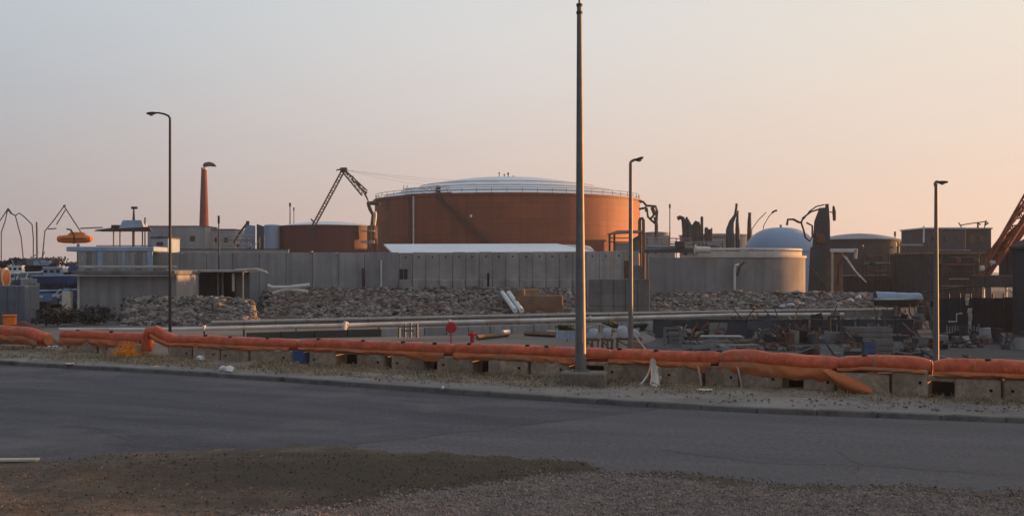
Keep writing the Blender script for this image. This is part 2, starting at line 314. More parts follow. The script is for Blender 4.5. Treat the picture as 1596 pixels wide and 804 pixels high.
# older, paler surface to the right of the tar seam
sa, sb = G(575, 692), G(1030, 638)
def seam_y(X):
    return sa.y + (sb.y - sa.y) * (X - sa.x) / (sb.x - sa.x) + .12 * fbm(X * .9, 3.1)
struct(strip(lambda X: near_y(X) - 1.5, lambda X: min(far_y(X) - .02, max(near_y(X) - 1.4, seam_y(X))), .008, 4, [-3 + .25 * i for i in range(293)]).build('old_road_surface', M['asphalt_old']))
b = MB()
sx = [sa.x + (sb.x - sa.x - .1) * i / 60 for i in range(61)]
for i in range(60):
    wv = [.018 + .02 * abs(fbm(X * 3, 8)) for X in sx[i:i + 2]]
    b.add([(sx[i], seam_y(sx[i]) - wv[0], .012), (sx[i + 1], seam_y(sx[i + 1]) - wv[1], .012), (sx[i + 1], seam_y(sx[i + 1]) + wv[1], .012), (sx[i], seam_y(sx[i]) + wv[0], .012)], [(0, 1, 2, 3)])
struct(b.build('tar_seam', M['tar']))

def crack(pts, wid, seed):
    b = MB(); P_ = []
    for (a, c) in zip(pts, pts[1:]):
        a, c = G(*a), G(*c)
        for i in range(14): t = i / 14; P_.append(a.lerp(c, t) + Vector((.1 * fbm(t * 5, seed, a.x), .1 * fbm(t * 5, seed + 5, a.y), 0)))
    for i in range(len(P_) - 1):
        d = (P_[i + 1] - P_[i]).normalized(); s_ = Vector((-d.y, d.x, 0)); w0, w1 = (wid * (.4 + abs(fbm(j * .4, seed))) for j in (i, i + 1))
        b.add([P_[i] - s_ * w0 + Vector((0, 0, .0125)), P_[i + 1] - s_ * w1 + Vector((0, 0, .0125)), P_[i + 1] + s_ * w1 + Vector((0, 0, .0125)), P_[i] + s_ * w0 + Vector((0, 0, .0125))], [(0, 1, 2, 3)])
    struct(b.build('road_crack', M['tar']))
crack([(60, 598), (190, 606), (330, 622), (420, 628)], .012, 1); crack([(230, 650), (420, 640), (560, 652)], .01, 2); crack([(1010, 700), (1190, 722), (1390, 728), (1596, 744)], .016, 3)
crack([(700, 632), (760, 640), (850, 644)], .01, 4); crack([(1130, 668), (1290, 676), (1420, 690)], .01, 5); crack([(30, 660), (150, 668), (210, 690)], .01, 6); crack([(1300, 700), (1340, 724), (1330, 740)], .01, 7)
b = MB(); n_ = 0
while n_ < 5000:                                   # grit thrown onto the asphalt along both edges
    X = random.uniform(-12, 9); a, c = near_y(X), far_y(X); t = random.random() ** 3 * .7; Y = a + (c - a) * t if random.random() < .75 else c - (c - a) * t * .4
    if Y < 11: continue
    r = random.uniform(.003, .009); p = Vector((X, Y, .014)); k = [random.uniform(.7, 1.3) * r for _ in range(4)]
    b.add([p + Vector((k[0], 0, 0)), p + Vector((-k[1] * .5, k[1] * .8, 0)), p + Vector((-k[2] * .5, -k[2] * .8, 0)), p + Vector((0, 0, k[3]))], [(0, 1, 3), (1, 2, 3), (2, 0, 3)]); n_ += 1
struct(b.build('road_grit', M['gravel']), 'stuff', 'grit scattered on the asphalt along the road edges')

# pavement with its row of kerbstones
def pw(X): return 1.0 + .9 * sstep(-3, 4, X)
struct(strip(lambda X: far_y(X) + .16, lambda X: far_y(X) + pw(X) + .3, lambda X, t: .085 + .015 * fbm(X, t * 3), 3, [-40 + .5 * i for i in range(150)]).build('pavement', M['pave']))
kb = bpy.data.objects.new('kerb', None); COL.objects.link(kb); kb['kind'] = 'structure'; WL['kerb'] = Vector((0, 0, 0))
X = -17.6
while X < 11.5:
    L_ = 1.0; a = Vector((X, far_y(X), 0)); ang = math.atan2(far_y(X + .9) - far_y(X), .9); X2 = X + L_ * math.cos(ang)
    c = Vector(((X + X2) / 2, far_y((X + X2) / 2) + .08, -.0 + random.uniform(-.006, .006)))
    part('kerbstone', M['kerb'], kb, lambda q: q.bbox(c, (L_ - .005, .15, .21), .02, ang + random.uniform(-.008, .008)))
    X = X2

def verge_z(X, Y): return .1 + .06 * fbm(X * .8, Y * .8, 2) + .03 * fbm(X * 4, Y * 4, 5)
VX = [-34 + .3 * i for i in range(190)]
def vz(X, t):
    Y = far_y(X) + pw(X) - .2 + t * (bar_y(X) + 2.2 - far_y(X) - pw(X) + .2)
    return verge_z(X, Y) * sstep(0, .1, t) + (.03 + .03 * fbm(X * 1.2, 6.6)) * (1 - sstep(0, .1, t)) - .7 * sstep(.88, 1, t)
struct(strip(lambda X: far_y(X) + pw(X) - .2, lambda X: bar_y(X) + 2.2, vz, 18, VX).build('verge', M['verge']))

def soil_z(X, Y):
    e = near_y(X) + .38 * fbm(X * .7, 1.7) + .25 * fbm(X * 3, Y * .6, 4.2) + .15 * fbm(X * 9, Y * 6, 4.2) - Y
    return .004 - .03 + .055 * sstep(-.3, .9, e) + .018 * fbm(X * 1.3, Y * 1.3, 9) + .006 * fbm(X * 7, Y * 7, 9)
def soil_pt(u, v):
    X = -22 + 44 * u; Y = 4 + v * (near_y(X) + 1.0 - 4); return (X, Y, soil_z(X, Y))
struct(MB().grid(soil_pt, 330, 110).build('dirt_shoulder', M['soil']))
def grav_mask(X, Y):
    e = (13.7 + .8 * X - Y) if X < 0 else (13.7 + min(X, 1.) * .6 + (near_y(X) - near_y(1.)) * (X > 1) - Y)
    return e + .5 * fbm(X * .8, Y * .8, 4) + .25 * fbm(X * 4, Y * 4, 4)
def grav_pt(u, v):
    X = -10 + 32 * u; Y = 4 + v * (near_y(X) - 3.9)
    return (X, Y, soil_z(X, Y) - .03 + .04 * sstep(-.25, .35, grav_mask(X, Y)) + .008 * fbm(X * 14, Y * 14, 1))
struct(MB().grid(grav_pt, 300, 110).build('gravel_bed', mat('gravel_bed', (.25, .2, .17), (.155, .122, .103), 3, .95, .8, c3=(.13, .105, .09), s3=.9, bscale=45, speck=.5, sps=22)))
b = MB(); bs = MB(); n_ = 0
while n_ < 34000:
    Y = 10.5 + 5 * random.random() ** 1.2; X = random.uniform(-.46, .46) * Y
    if Y > near_y(X) + .2: continue
    g = grav_mask(X, Y)
    if random.random() > (.95 if g > .1 else .25 if g > -.5 else .12): continue
    r = random.choice((.006, .008, .01, .012, .017) if g > -.1 else (.005, .006, .008, .013)) * random.uniform(.8, 1.3); c = Vector((X, Y, soil_z(X, Y) + .012))
    m3 = [random.uniform(.6, 1.3) * r for _ in range(6)]
    (b if g > -.12 else bs).add([c + Vector((m3[0], 0, 0)), c + Vector((0, m3[1], 0)), c + Vector((-m3[2], .3 * r, 0)), c + Vector((.2 * r, -m3[3], 0)), c + Vector((0, 0, m3[4] * .9)), c + Vector((0, 0, -m3[5]))],
          [(0, 1, 4), (1, 2, 4), (2, 3, 4), (3, 0, 4), (1, 0, 5), (2, 1, 5), (3, 2, 5), (0, 3, 5)]); n_ += 1
struct(b.build('gravel', M['gravel']), 'stuff', 'loose pale gravel on the near shoulder')
struct(bs.build('dirt_grit', mat('dirt_grit', (.15, .115, .088), (.09, .07, .054), 9, .95, .1, isl=.5)), 'stuff', 'brown grit strewn over the dirt shoulder')
b = MB()
for _ in range(1350):                              # dry grass in tufts along the verge
    X = random.uniform(-18, 10.5); t = random.betavariate(1.5, 1.1); Y0 = far_y(X) + pw(X) - .15; Y = Y0 + t * (bar_y(X) + .15 - Y0)
    if fbm(X * .5, Y * .5, 7) < -.22 or (X > 3.5 and random.random() < .55): continue
    near_b = sstep(.6, 1, t)
    for k in range(17):
        p = Vector((X + random.gauss(0, .16), Y + random.gauss(0, .14), 0)); p.z = verge_z(p.x, p.y) - .01
        h = random.uniform(.025, .09) * (1 + .8 * near_b * random.random()); a = random.uniform(0, 6.3); d = Vector((math.cos(a), math.sin(a), 0)); l = d * random.uniform(.1, .9) * h
        s_ = Vector((-d.y, d.x, 0)) * .007
        b.add([p - s_, p + s_, p + l * .4 + s_ * .7 + Vector((0, 0, h * .7)), p + l + Vector((0, 0, h))], [(0, 1, 2), (0, 2, 3)])
for _ in range(520):                               # scraps of dead growth on the near dirt
    Y = random.uniform(11, 16); X = random.uniform(-.46, .46) * Y
    if Y > near_y(X) - .05 or grav_mask(X, Y) > .2 or fbm(X * .7, Y * .7, 3) < 0: continue
    for k in range(9):
        p = Vector((X + random.gauss(0, .1), Y + random.gauss(0, .08), 0)); p.z = soil_z(p.x, p.y)
        h = random.uniform(.006, .03); a = random.uniform(0, 6.3); d = Vector((math.cos(a), math.sin(a), 0)); l = d * random.uniform(.5, 2.5) * h; s_ = Vector((-d.y, d.x, 0)) * .003
        b.add([p - s_, p + s_, p + l * .4 + s_ * .7 + Vector((0, 0, h * .7)), p + l + Vector((0, 0, h))], [(0, 1, 2), (0, 2, 3)])
struct(b.build('dry_grass', M['grass']), 'stuff', 'short dry grass on the verge')
b = MB()
for _ in range(1500):
    X = random.uniform(-16, 10); Y = far_y(X) + .5 + random.random() * (bar_y(X) - far_y(X) - .5)
    b.rock((X, Y, verge_z(X, Y) + .005), random.choice((.012, .016, .02, .03)))
struct(b.build('verge_stones', M['gravel']), 'stuff', 'small stones strewn along the verge')
def litter(x, y, s, kind, label, m='rag'):
    p = G(x, y, .1); p.z = verge_z(p.x, p.y) + .01
    b = MB()
    if kind == 'rock': b.rock(p + Vector((0, 0, s * .4)), s)
    elif kind == 'sheet':
        b.grid(lambda u, v: p + Vector(((u - .5) * s * 2, (v - .5) * s, .02 + .05 * abs(fbm(u * 3 + x, v * 3)))), 6, 4)
        k = len(b.v); b.add([v - Vector((0, 0, .006)) for v in b.v], [tuple(reversed(f)) for f in b.f])
    o = b.build('litter' if kind == 'sheet' else 'stone', M[m]); tag(o, label, 'litter' if kind == 'sheet' else 'stone')
litter(346, 578, .10, 'rock', 'white stone at the verge edge, leftmost of a pair', 'white')
litter(356, 579, .12, 'rock', 'white stone at the verge edge, right of a pair', 'white')
litter(240, 574, .12, 'sheet', 'scrap of pale paper on the grass right of the golden brush')
litter(108, 568, .14, 'sheet', 'flat pale scrap lying on the verge, leftmost scrap of litter')
litter(82, 540, .16, 'sheet', 'crumpled white scrap in the gap between the two left booms', 'white')
litter(312, 560, .12, 'rock', 'pale rounded stone lying against the reddish blocks', 'white')
litter(690, 606, .05, 'rock', 'small pale stone on the gravelly verge in front of the blocks', 'white')
litter(1098, 609, .15, 'sheet', 'crumpled tan scrap right of the torn white strips')
p = G(22, 720); tag(MB().bbox(p + Vector((0, 0, .03)), (.62, .14, .035), .01, .05).build('plank', M['wood_lt']), 'short pale plank lying at the road edge, far left', 'plank')

# ------------------------------------------------------------------ concrete blocks under the booms
BL = [(96, 150, .42), (152, 222, .42), (262, 298, .42), (300, 341, .42), (343, 386, .42), (389, 456, .44), (481, 523, .42), (555, 598, .44), (609, 660, .44), (680, 736, .46), (760, 822, .47), (826, 886, .48),
      (940, 1012, .5), (1030, 1094, .5), (1098, 1150, .5), (1153, 1219, .5), (1251, 1300, .5), (1304, 1386, .5), (1389, 1446, .6), (1487, 1560, .5), (1563, 1640, .5), (1644, 1760, .5), (1764, 1900, .5), (1904, 2100, .5), (2104, 2400, .5), (2404, 2700, .5)]
names = ['leftmost concrete block, mostly behind the boom skirt', 'concrete block behind the brush painted sunlit gold', 'concrete block with pale stones against it, right of the folded boom end']
bl_lab = {0: names[0], 1: names[1], 2: names[2], 3: 'reddish concrete block, second right of the folded boom end', 4: 'reddish concrete block, third right of the folded boom end',
          5: 'wide concrete block just left of the dark blue crate', 6: 'concrete block just right of the dark blue crate', 7: 'concrete block left of the double dark gap', 8: 'concrete block between the narrow gap and the double gap',
          9: 'concrete block between two lintelled gaps left of centre', 10: 'concrete block right of the widest left lintel', 11: 'concrete block immediately left of the tall mast', 12: 'concrete block between the tall mast and the torn white strips',
          13: 'concrete block immediately right of the torn white strips', 14: 'concrete block with orange skirt hanging low, second right of the white strips', 15: 'concrete block left of the small square drain hole', 16: 'concrete block right of the small square drain hole',
          17: 'concrete block partly covered by the loose orange flap', 18: 'tallest concrete block, right of the loose orange flap', 19: 'concrete block right of the dark square gap at far right', 20: 'concrete block cut by the right edge'}
for i_, w_ in zip(range(21, 26), ('first', 'second', 'third', 'fourth', 'fifth')): bl_lab[i_] = w_ + ' concrete block beyond the right edge of the view'
ANG = math.atan2(BD.y, BD.x)
def on_line(x0, x1, depth, h, z0=0., off=0., bev=.03):
    a, c = bar_pt(x0), bar_pt(x1); m = (a + c) / 2 + BN * (depth / 2 + off); m.z = z0 + h / 2
    return m, ((c - a).length - .01, depth, h)
for i, (x0, x1, h) in enumerate(BL):
    m, s_ = on_line(x0, x1, .5, h + .25 + random.uniform(-.015, .015), -.25)
    rz = ANG + random.uniform(-.02, .02)
    b = MB().bbox(m, s_, .03, rz)
    r3 = Matrix.Rotation(rz, 3, 'Z')
    b.bbox(m + r3 @ Vector((0, -.045, -s_[2] / 2 + .2)), (s_[0] - .03, s_[1] + .08, .3), .03, rz)
    root = thing('concrete_block', bl_lab[i], 'concrete block', Vector((m.x, m.y, -.25)), 'concrete blocks carrying the booms')
    o = b.build('body', M['block'], root)
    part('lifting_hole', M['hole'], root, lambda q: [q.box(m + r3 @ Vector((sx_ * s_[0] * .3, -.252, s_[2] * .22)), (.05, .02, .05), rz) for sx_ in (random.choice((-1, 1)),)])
# lintels over the gaps, with a dark block added behind to keep each gap in shade
GP = [(524, 547, 'lintel over the gap right of the dark blue crate block'), (598, 609, 'narrow lintel between two blocks left of centre'), (660, 680, 'lintel over the gap left of the red sign'), (736, 760, 'lintel over the gap below the red hydrant'),
      (886, 940, 'long lintel behind the foot of the tall mast'), (1219, 1251, 'lintel over the small square drain hole'), (1446, 1487, 'lintel over the dark gap at the right lamp post')]
for x0, x1, lb in GP:
    m, s_ = on_line(x0 - 3, x1 + 3, .5, .09, .4, .02)
    tag(MB().bbox(m, s_, .02, ANG).build('lintel_slab', M['block']), lb, 'concrete slab', 'lintel slabs over the gaps')
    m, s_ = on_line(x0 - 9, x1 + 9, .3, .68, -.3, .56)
    tag(MB().bbox(m, s_, .03, ANG).build('gap_shade_block', M['dark_wall']), 'dark block added to shade the gap under the ' + lb.split(' over ')[0].split(' between ')[0].split(' behind ')[0] + ' ' + ' '.join(lb.split(' ')[-5:]), 'concrete block', 'dark blocks added to shade the gaps')
# dark crate standing in the gap
m, s_ = on_line(458, 477, .3, .36, .07, -.08)
r = thing('crate', 'dark blue plastic crate standing between two blocks under the boom', 'crate', Vector((m.x, m.y, .06)))
r3 = Matrix.Rotation(ANG, 3, 'Z')
part('side', M['blue'], r, lambda q: [q.box(m + r3 @ Vector(o_), z_, ANG) for o_, z_ in (((0, -.14, 0), (.3, .02, .34)), ((0, .14, 0), (.3, .02, .34)), ((-.14, 0, 0), (.02, .26, .34)), ((.14, 0, 0), (.02, .26, .34)))])
part('base', M['blue'], r, lambda q: q.box(m - Vector((0, 0, .16)), (.26, .26, .02), ANG))
part('rim', M['blue'], r, lambda q: [q.box(m + r3 @ Vector((0, y_, .18)), (.34, .03, .025), ANG) for y_ in (-.15, .15)])

# ------------------------------------------------------------------ orange containment booms
def boom_path(x0, x1, zs, n=None, off=.2):
    a, c = bar_pt(x0) + BN * off, bar_pt(x1) + BN * off; n = n or max(8, int((c - a).length / .07)); out = []
    for i in range(n + 1):
        t = i / n; k = t * (len(zs) - 1); j = min(int(k), len(zs) - 2); f = k - j; f = f * f * (3 - 2 * f)
        p = a.lerp(c, t); p.z = zs[j] * (1 - f) + zs[j + 1] * f + .012 * fbm(p.x * 1.5, x0 * .1); p += BN * (.03 * fbm(p.x * .6, x0)); out.append(p)
    return out
def boom(path, r, label, skirt=None, holes=(), endp=(1, 1), seed=0):
    root = thing('containment_boom', label, 'boom', path[len(path) // 2] * 1 + Vector((0, 0, -path[len(path) // 2].z)), 'orange containment booms lying along the blocks')
    n = 28; k = len(path); rr = []
    for i in range(k):
        e = min(i, k - 1 - i); q = r * (1 - .22 * (1 - min(1, e / 4)) ** 2); L_ = (path[i] - path[0]).length
        q *= 1 - .05 * max(0, 1 - abs(((L_ + .6) % 1.9) - .95) / .12) * (e > 3); rr.append(q * (1 + .05 * fbm(L_ * 1.1, seed)))
    b = MB().tube(path, rr, n)
    for i, v in enumerate(b.v[:k * n]):
        c = path[i // n]; d = v - c; L_ = (c - path[0]).length
        an = 2 * math.pi * (i % n) / n; ss = abs(((L_ + .6) % 1.9) - .95)
        wr = .03 * fbm(L_ * 3, math.sin(an) * 2, seed + math.cos(an) * 2) + .045 * fbm(L_ * 1.2, math.sin(an) * 1.3, seed + 9 + math.cos(an)) + .05 * math.exp(-ss * 6) * math.sin(an * 7 + seed + L_ * 2) - .05 * max(0, fbm(L_ * 2.2 + an * .9, an * .5, seed + 20)) ** .7
        v += d * wr
        if d.z < 0: v.z -= d.z * .18                # flattened where it rests
    o = smooth_by(b.build('float_tube', M['boom'], root), R(50))
    for i, f in enumerate(endp):
        if f:
            p, q = (path[0], path[1]) if i == 0 else (path[-1], path[-2]); d = (p - q).normalized()
            part('end_plate', M['skirt'], root, lambda z: z.tube([p - d * .02, p + d * .03], r * .72, 14))
    for i in range(10, k - 10, 27):
        part('seam_strap', M['skirt'], root, lambda z: z.tube([path[i] + (path[i + 1] - path[i]) * -.2, path[i] + (path[i + 1] - path[i]) * .4], r * 1.03, 20, False))
    for f in holes:
        i = int(f * (k - 1)); p = path[i] + Vector((0, 0, r * .93)) - BN * r * .35
        part('lifting_handle', M['grommet'], root, lambda z: z.bbox(p, (.1, .07, .05), .015, ANG + .5))
    if skirt:
        i0, i1 = int(skirt[0] * (k - 1)), int(skirt[1] * (k - 1)); seg = path[i0:i1 + 1]; dep = skirt[2]
        def sk(u, v):
            x = u * (len(seg) - 1); j = min(int(x), len(seg) - 2); p = seg[j].lerp(seg[j + 1], x - j); L_ = u * len(seg) * .07
            q = -BN * (r * .99) + Vector((0, 0, -r * .2)); dd = dep(u) if callable(dep) else dep
            dd *= .85 + .25 * fbm(L_ * .9, seed + 3) + .12 * fbm(L_ * 4, seed)
            return p + q + Vector((0, 0, -dd * v)) - BN * (.05 * math.sin(v * 3) * (1 + fbm(L_ * 3, v * 2, seed)) + .02 * fbm(L_ * 7, v))
        b = MB().grid(sk, len(seg) * 2, 6); m_ = len(b.v); b.add([v + BN * .012 for v in b.v], [tuple(reversed(f)) for f in b.f])
        smooth_by(b.build('skirt', M['skirt'], root), R(60))
    return root
boom(boom_path(-60, 66, [.5, .56, .56, .55, .4]), .22, 'orange boom at the left edge, ending beside the dark gap', (.0, .95, .26), seed=1)
boom(boom_path(90, 222, [.54, .55, .54, .52]), .19, 'short straight orange boom left of the folded boom end', (.02, .97, .27), (.2, .6), seed=2)
pt = bar_pt(229) + BN * .02; e1 = boom_path(262, 457, [.53, .55, .54, .54])
fold = [pt + Vector((0, 0, .26)), pt + Vector((0, 0, .42)), pt + Vector((.0, 0, .6)), pt + BD * .09 + Vector((0, 0, .74)), pt + BD * .26 + BN * .06 + Vector((0, 0, .77)), pt + BD * .45 + BN * .12 + Vector((0, 0, .66))]
boom(fold + e1, .18, 'orange boom whose left end is folded upright beside the golden brush', (.06, .98, .16), (.35, .55, .8), (1, 1), seed=3)
boom(boom_path(461, 700, [.56, .58, .57, .58, .58]), .18, 'orange boom running from the dark blue crate to the red sign', (.02, .98, lambda u: .12 + .14 * sstep(.6, .8, u)), (.15, .45, .7, .9), seed=4)
boom(boom_path(703, 945, [.6, .6, .61, .6, .6]), .18, 'orange boom passing behind the tall central mast', (.02, .98, lambda u: .2 * (1 - sstep(.85, .95, u))), (.12, .5, .62), seed=5)
boom(boom_path(948, 1118, [.61, .6, .6, .62]), .185, 'orange boom right of the mast, above the torn white strips', (.0, .97, lambda u: .14 + .14 * sstep(.75, .95, u)), (.1, .45), seed=6)
bm = boom(boom_path(1121, 1302, [.64, .67, .62, .6, .6]), .2, 'orange boom with the loose flap hanging from its right end', (.0, .97, .3), (), seed=7)
boom(boom_path(1305, 1447, [.62, .66, .66, .64]), .19, 'orange boom left of the right lamp post, its end cut square', (.02, .96, .1), (.3,), seed=8)
boom(boom_path(1456, 1680, [.63, .65, .65, .65, .65]), .2, 'orange boom running out of the right edge', (.02, .97, .12), (.4,), seed=9)
boom(boom_path(1690, 2700, [.63, .65, .65, .65, .65]), .2, 'orange boom lying wholly beyond the right edge', None, (), seed=10)
a_, c_ = bar_pt(1288), bar_pt(1362)
def flap(u, v):
    p = a_.lerp(c_, u); top = .55 - .34 * u ** 1.6; bot = .55 - .42 * (1 - (1 - u) ** 3) - .02
    q = p - BN * (.1 + .16 * math.sin(math.pi * v) * (1 - u * .5)); q.z = top + (min(bot, top) - .05 - top) * v + .02 * fbm(u * 5, v * 3); return q
b = MB().grid(flap, 22, 8); b.add([v + BN * .015 for v in b.v], [tuple(reversed(f)) for f in b.f])
smooth_by(b.build('loose_flap', M['skirt'], bm), R(60))['label'] = 'orange flap of skirt fabric drooping over the blocks'

# torn strips, brush, folded rods in front of the blocks
p0 = bar_pt(1020) - BN * .12
r = thing('torn_strips', 'torn white strips hanging from the boom and splaying on the ground', 'fabric', p0)
for (dx, z0, dx1, out, w_) in ((.0, .52, .18, .5, .035), (.03, .5, .3, .62, .04), (.06, .5, .38, .58, .03), (-.02, .5, -.12, .34, .025), (.02, .52, .42, .75, .025)):
    def st(u, v): return p0 + BD * (dx + (dx1 - dx) * u ** 1.5 + (v - .5) * w_ * (1 + u)) - BN * (out * u ** 2.2) + Vector((0, 0, z0 * (1 - u) ** 1.3 + .11 + .02 * fbm(u * 5, dx * 9)))
    b = MB().grid(st, 14, 2); b.add([v - BN * .02 for v in b.v], [tuple(reversed(f)) for f in b.f]); b.build('strip', M['rag'], r)
for x, lb in ((1090, 'bent pale rod leaning on the boom left of the low skirt'), (1152, 'pair-like crooked pale rod on the orange boom, right one')):
    q = bar_pt(x) - BN * .14
    tag(MB().tube([q + Vector((0, 0, .52)), q + BD * .03 + Vector((0, 0, .48)), q + BD * .1 - BN * .05 + Vector((0, 0, .22)), q + BD * .13 - BN * .07 + Vector((0, 0, .05))], [.012, .02, .016, .01], 5).build('rod', M['wood_lt']), lb, 'rod')
b = MB()
p0 = bar_pt(210) - BN * .38
for _ in range(2200):
    a = p0 + BD * random.gauss(.1, .26) - BN * random.gauss(0, .12); a.z = .06 + random.random() ** 1.3 * .4 * max(.1, 1 - abs((a - p0).dot(BD) - .1) / .7)
    d = Vector((random.gauss(0, 1), random.gauss(0, 1), random.gauss(.3, .8))).normalized() * random.uniform(.04, .12)
    s_ = Vector((random.gauss(0, 1), random.gauss(0, 1), random.gauss(0, 1))).normalized() * .007
    b.add([a - s_, a + s_, a + d], [(0, 1, 2)])
tag(struct(b.build('dry_brush', M['sunlit_brush']), 'stuff'), 'heap of dry brush painted sunlit gold at the foot of the folded boom', 'brush')

# ------------------------------------------------------------------ lamp posts
base = XZ(905, 24.4, .36)
r = thing('lamp_post', 'tall tapered grey steel mast on a concrete footing in the centre', 'lamp post', Vector((base.x, base.y, 0)))
part('footing', M['footing'], r, lambda q: q.bbox((XZ(910, 24.3, 0).x, 24.2, .1), (.94, .8, .52), .03, ANG * .3))
part('base_plate', M['steel'], r, lambda q: q.bbox(base + Vector((0, 0, .01)), (.36, .36, .03), .005))
for i, j in ((-.14, -.14), (.14, -.14), (.14, .14), (-.14, .14)): part('bolt', M['steel_dk'], r, lambda q: q.tube([base + Vector((i, j, .02)), base + Vector((i, j, .08))], .014, 6))
top = P(903, 6, 24.4)
part('pole', M['steel'], r, lambda q: q.tube([base, base + Vector((0, 0, .6)), base.lerp(top, .5), top], [.118, .112, .083, .052], 20), True)
part('access_door', M['steel'], r, lambda q: q.bbox(base + Vector((-.01, -.112, .75)), (.09, .02, .3), .006))
for z in (.06, .22): part('collar', M['steel_dk'], r, lambda q: q.tube([top - Vector((0, 0, z)), top - Vector((0, 0, z - .05))], .066, 16))
part('spigot', M['steel'], r, lambda q: q.tube([top, top + Vector((0, 0, .75))], .024, 10), True)

def street_lamp(x, d, ytop, r0, r1, arm, head, label, m='steel'):
    gz = ter((x - CX) / F * d, d); bs = XZ(x, d, gz); tp = P(x, ytop, d)
    r = thing('street_lamp', label, 'street lamp', bs, 'street lamps in the yard')
    part('pole', M[m], r, lambda q: q.tube([bs, bs.lerp(tp, .25), tp], [r0, r0 * .95, r1], 14), True)
    part('base_plate', M[m], r, lambda q: q.bbox(bs + Vector((0, 0, .05)), (r0 * 4, r0 * 4, .06), .01))
    ap = [P(px, py, d) for px, py in arm]; part('arm', M[m], r, lambda q: q.tube(ap, [r1 * (1 - .3 * i / len(ap)) for i in range(len(ap))], 10), True)
    h0, h1 = P(*head[0], d), P(*head[1], d); hw = head[2] / F * d
    def hd(q):
        ax = (h1 - h0); L_ = ax.length; ax.normalize(); side = Vector((0, 1, 0)); up = side.cross(ax); up = up if up.z > 0 else -up
        prof = [(0, .35), (.12, .7), (.35, 1), (.7, .95), (.93, .6), (1, .15)]
        k = len(q.v); n = 12
        for t, s_ in prof: q.v += [h0 + ax * L_ * t + side * math.cos(a) * hw * 1.3 * s_ + up * (math.sin(a) * hw * s_ * (.55 if math.sin(a) > 0 else .8)) for a in (2 * math.pi * j / n for j in range(n))]
        for i in range(len(prof) - 1): q.f += [(k + i * n + j, k + i * n + (j + 1) % n, k + (i + 1) * n + (j + 1) % n, k + (i + 1) * n + j) for j in range(n)]
        q.f += [tuple(range(k, k + n)), tuple(range(k + (len(prof) - 1) * n, k + len(prof) * n))]
    part('lamp_head', M['steel_dk'], r, hd, True)
    c = h0.lerp(h1, .5); c.z -= hw * .55
    part('lens', M['lamp_glass'], r, lambda q: q.lathe(c, [(.001, -hw * .75), (hw * .7, -hw * .5), (hw * 1.05, 0), (hw * 1.0, hw * .15)], 12, sx=1.2), True)
street_lamp(265, 45, 186, .062, .045, [(265, 188), (264.8, 184), (262, 180.5), (256, 178), (249, 176.5), (243, 176)], ((244, 176), (228, 177), 3.6), 'slim dark street lamp with curved arm reaching left', 'steel_dk')
street_lamp(983, 38, 254, .085, .055, [(983, 256), (983.5, 252.5), (986, 250.5), (991, 248.5)], ((989, 250), (1003, 245), 3.8), 'street lamp right of the tall mast, head tilted to the right')
street_lamp(1459, 38, 287, .095, .055, [(1458, 290), (1457.5, 286), (1459, 283.5), (1462, 283)], ((1459, 284), (1478, 283.5), 3.6), 'street lamp at far right with flat head reaching right')

# ------------------------------------------------------------------ the yard behind the booms
WD = 105.0                                          # distance of the long concrete wall
def gz(p): return ter(p.x, p.y)
def rock_slope(name, x0, x1, d0, z0, d1, z1, count, rmin, rmax, label, nx=60):
    def sp(u, v):
        d = d0 + (d1 - d0) * v; e = sstep(0, .04, u) * sstep(0, .04, 1 - u)
        p = XZ(x0 + (x1 - x0) * u, d, 0); p.z = z0 + (z1 - z0) * v * e + .18 * fbm(p.x * .5, p.y * .5, 3) * (v > .05); return p
    base = struct(MB().grid(sp, nx, 12).build(name, M['rocksoil']))
    b = MB()
    for _ in range(count):
        u, v = random.random(), random.random() * .97; p = sp(u, v)
        rr = rmin + (rmax - rmin) * random.random() ** 2.2; rr *= 1.5 if random.random() < .03 else 1; b.rock(p + Vector((0, 0, rr * random.uniform(-.1, .5))), rr, sq=(random.uniform(.8, 1.5), 1, random.uniform(.45, .9)))
    struct(b.build('rock_rubble', M['rock'], base), 'stuff', label)
    return base, sp
emb, sp1 = rock_slope('rock_embankment', 395, 908, 88, -1.3, WD - .4, .85, 11000, .06, .24, 'grey and reddish broken rock covering the slope below the wall', 90)
emb2, sp2 = rock_slope('rock_embankment', 1006, 1392, 84, -1.3, 101.0, .5, 7200, .06, .23, 'broken rock below the round concrete wall', 60)
emb3, sp3 = rock_slope('rubble_bank', 186, 402, 76.5, -1.3, 81.5, .5, 4200, .06, .21, 'grey rubble heaped before the low grey building', 50)
for base, sp, n_ in ((emb, sp1, 60), (emb2, sp2, 30), (emb3, sp3, 24)):       # the largest boulders singly
    for _ in range(n_):
        p = sp(random.uniform(.04, .96), random.uniform(.03, .93)); part('boulder', M['rock'], base, lambda q: q.rock(p + Vector((0, 0, .12)), random.uniform(.26, .42), sq=(1.3, 1, .7)))

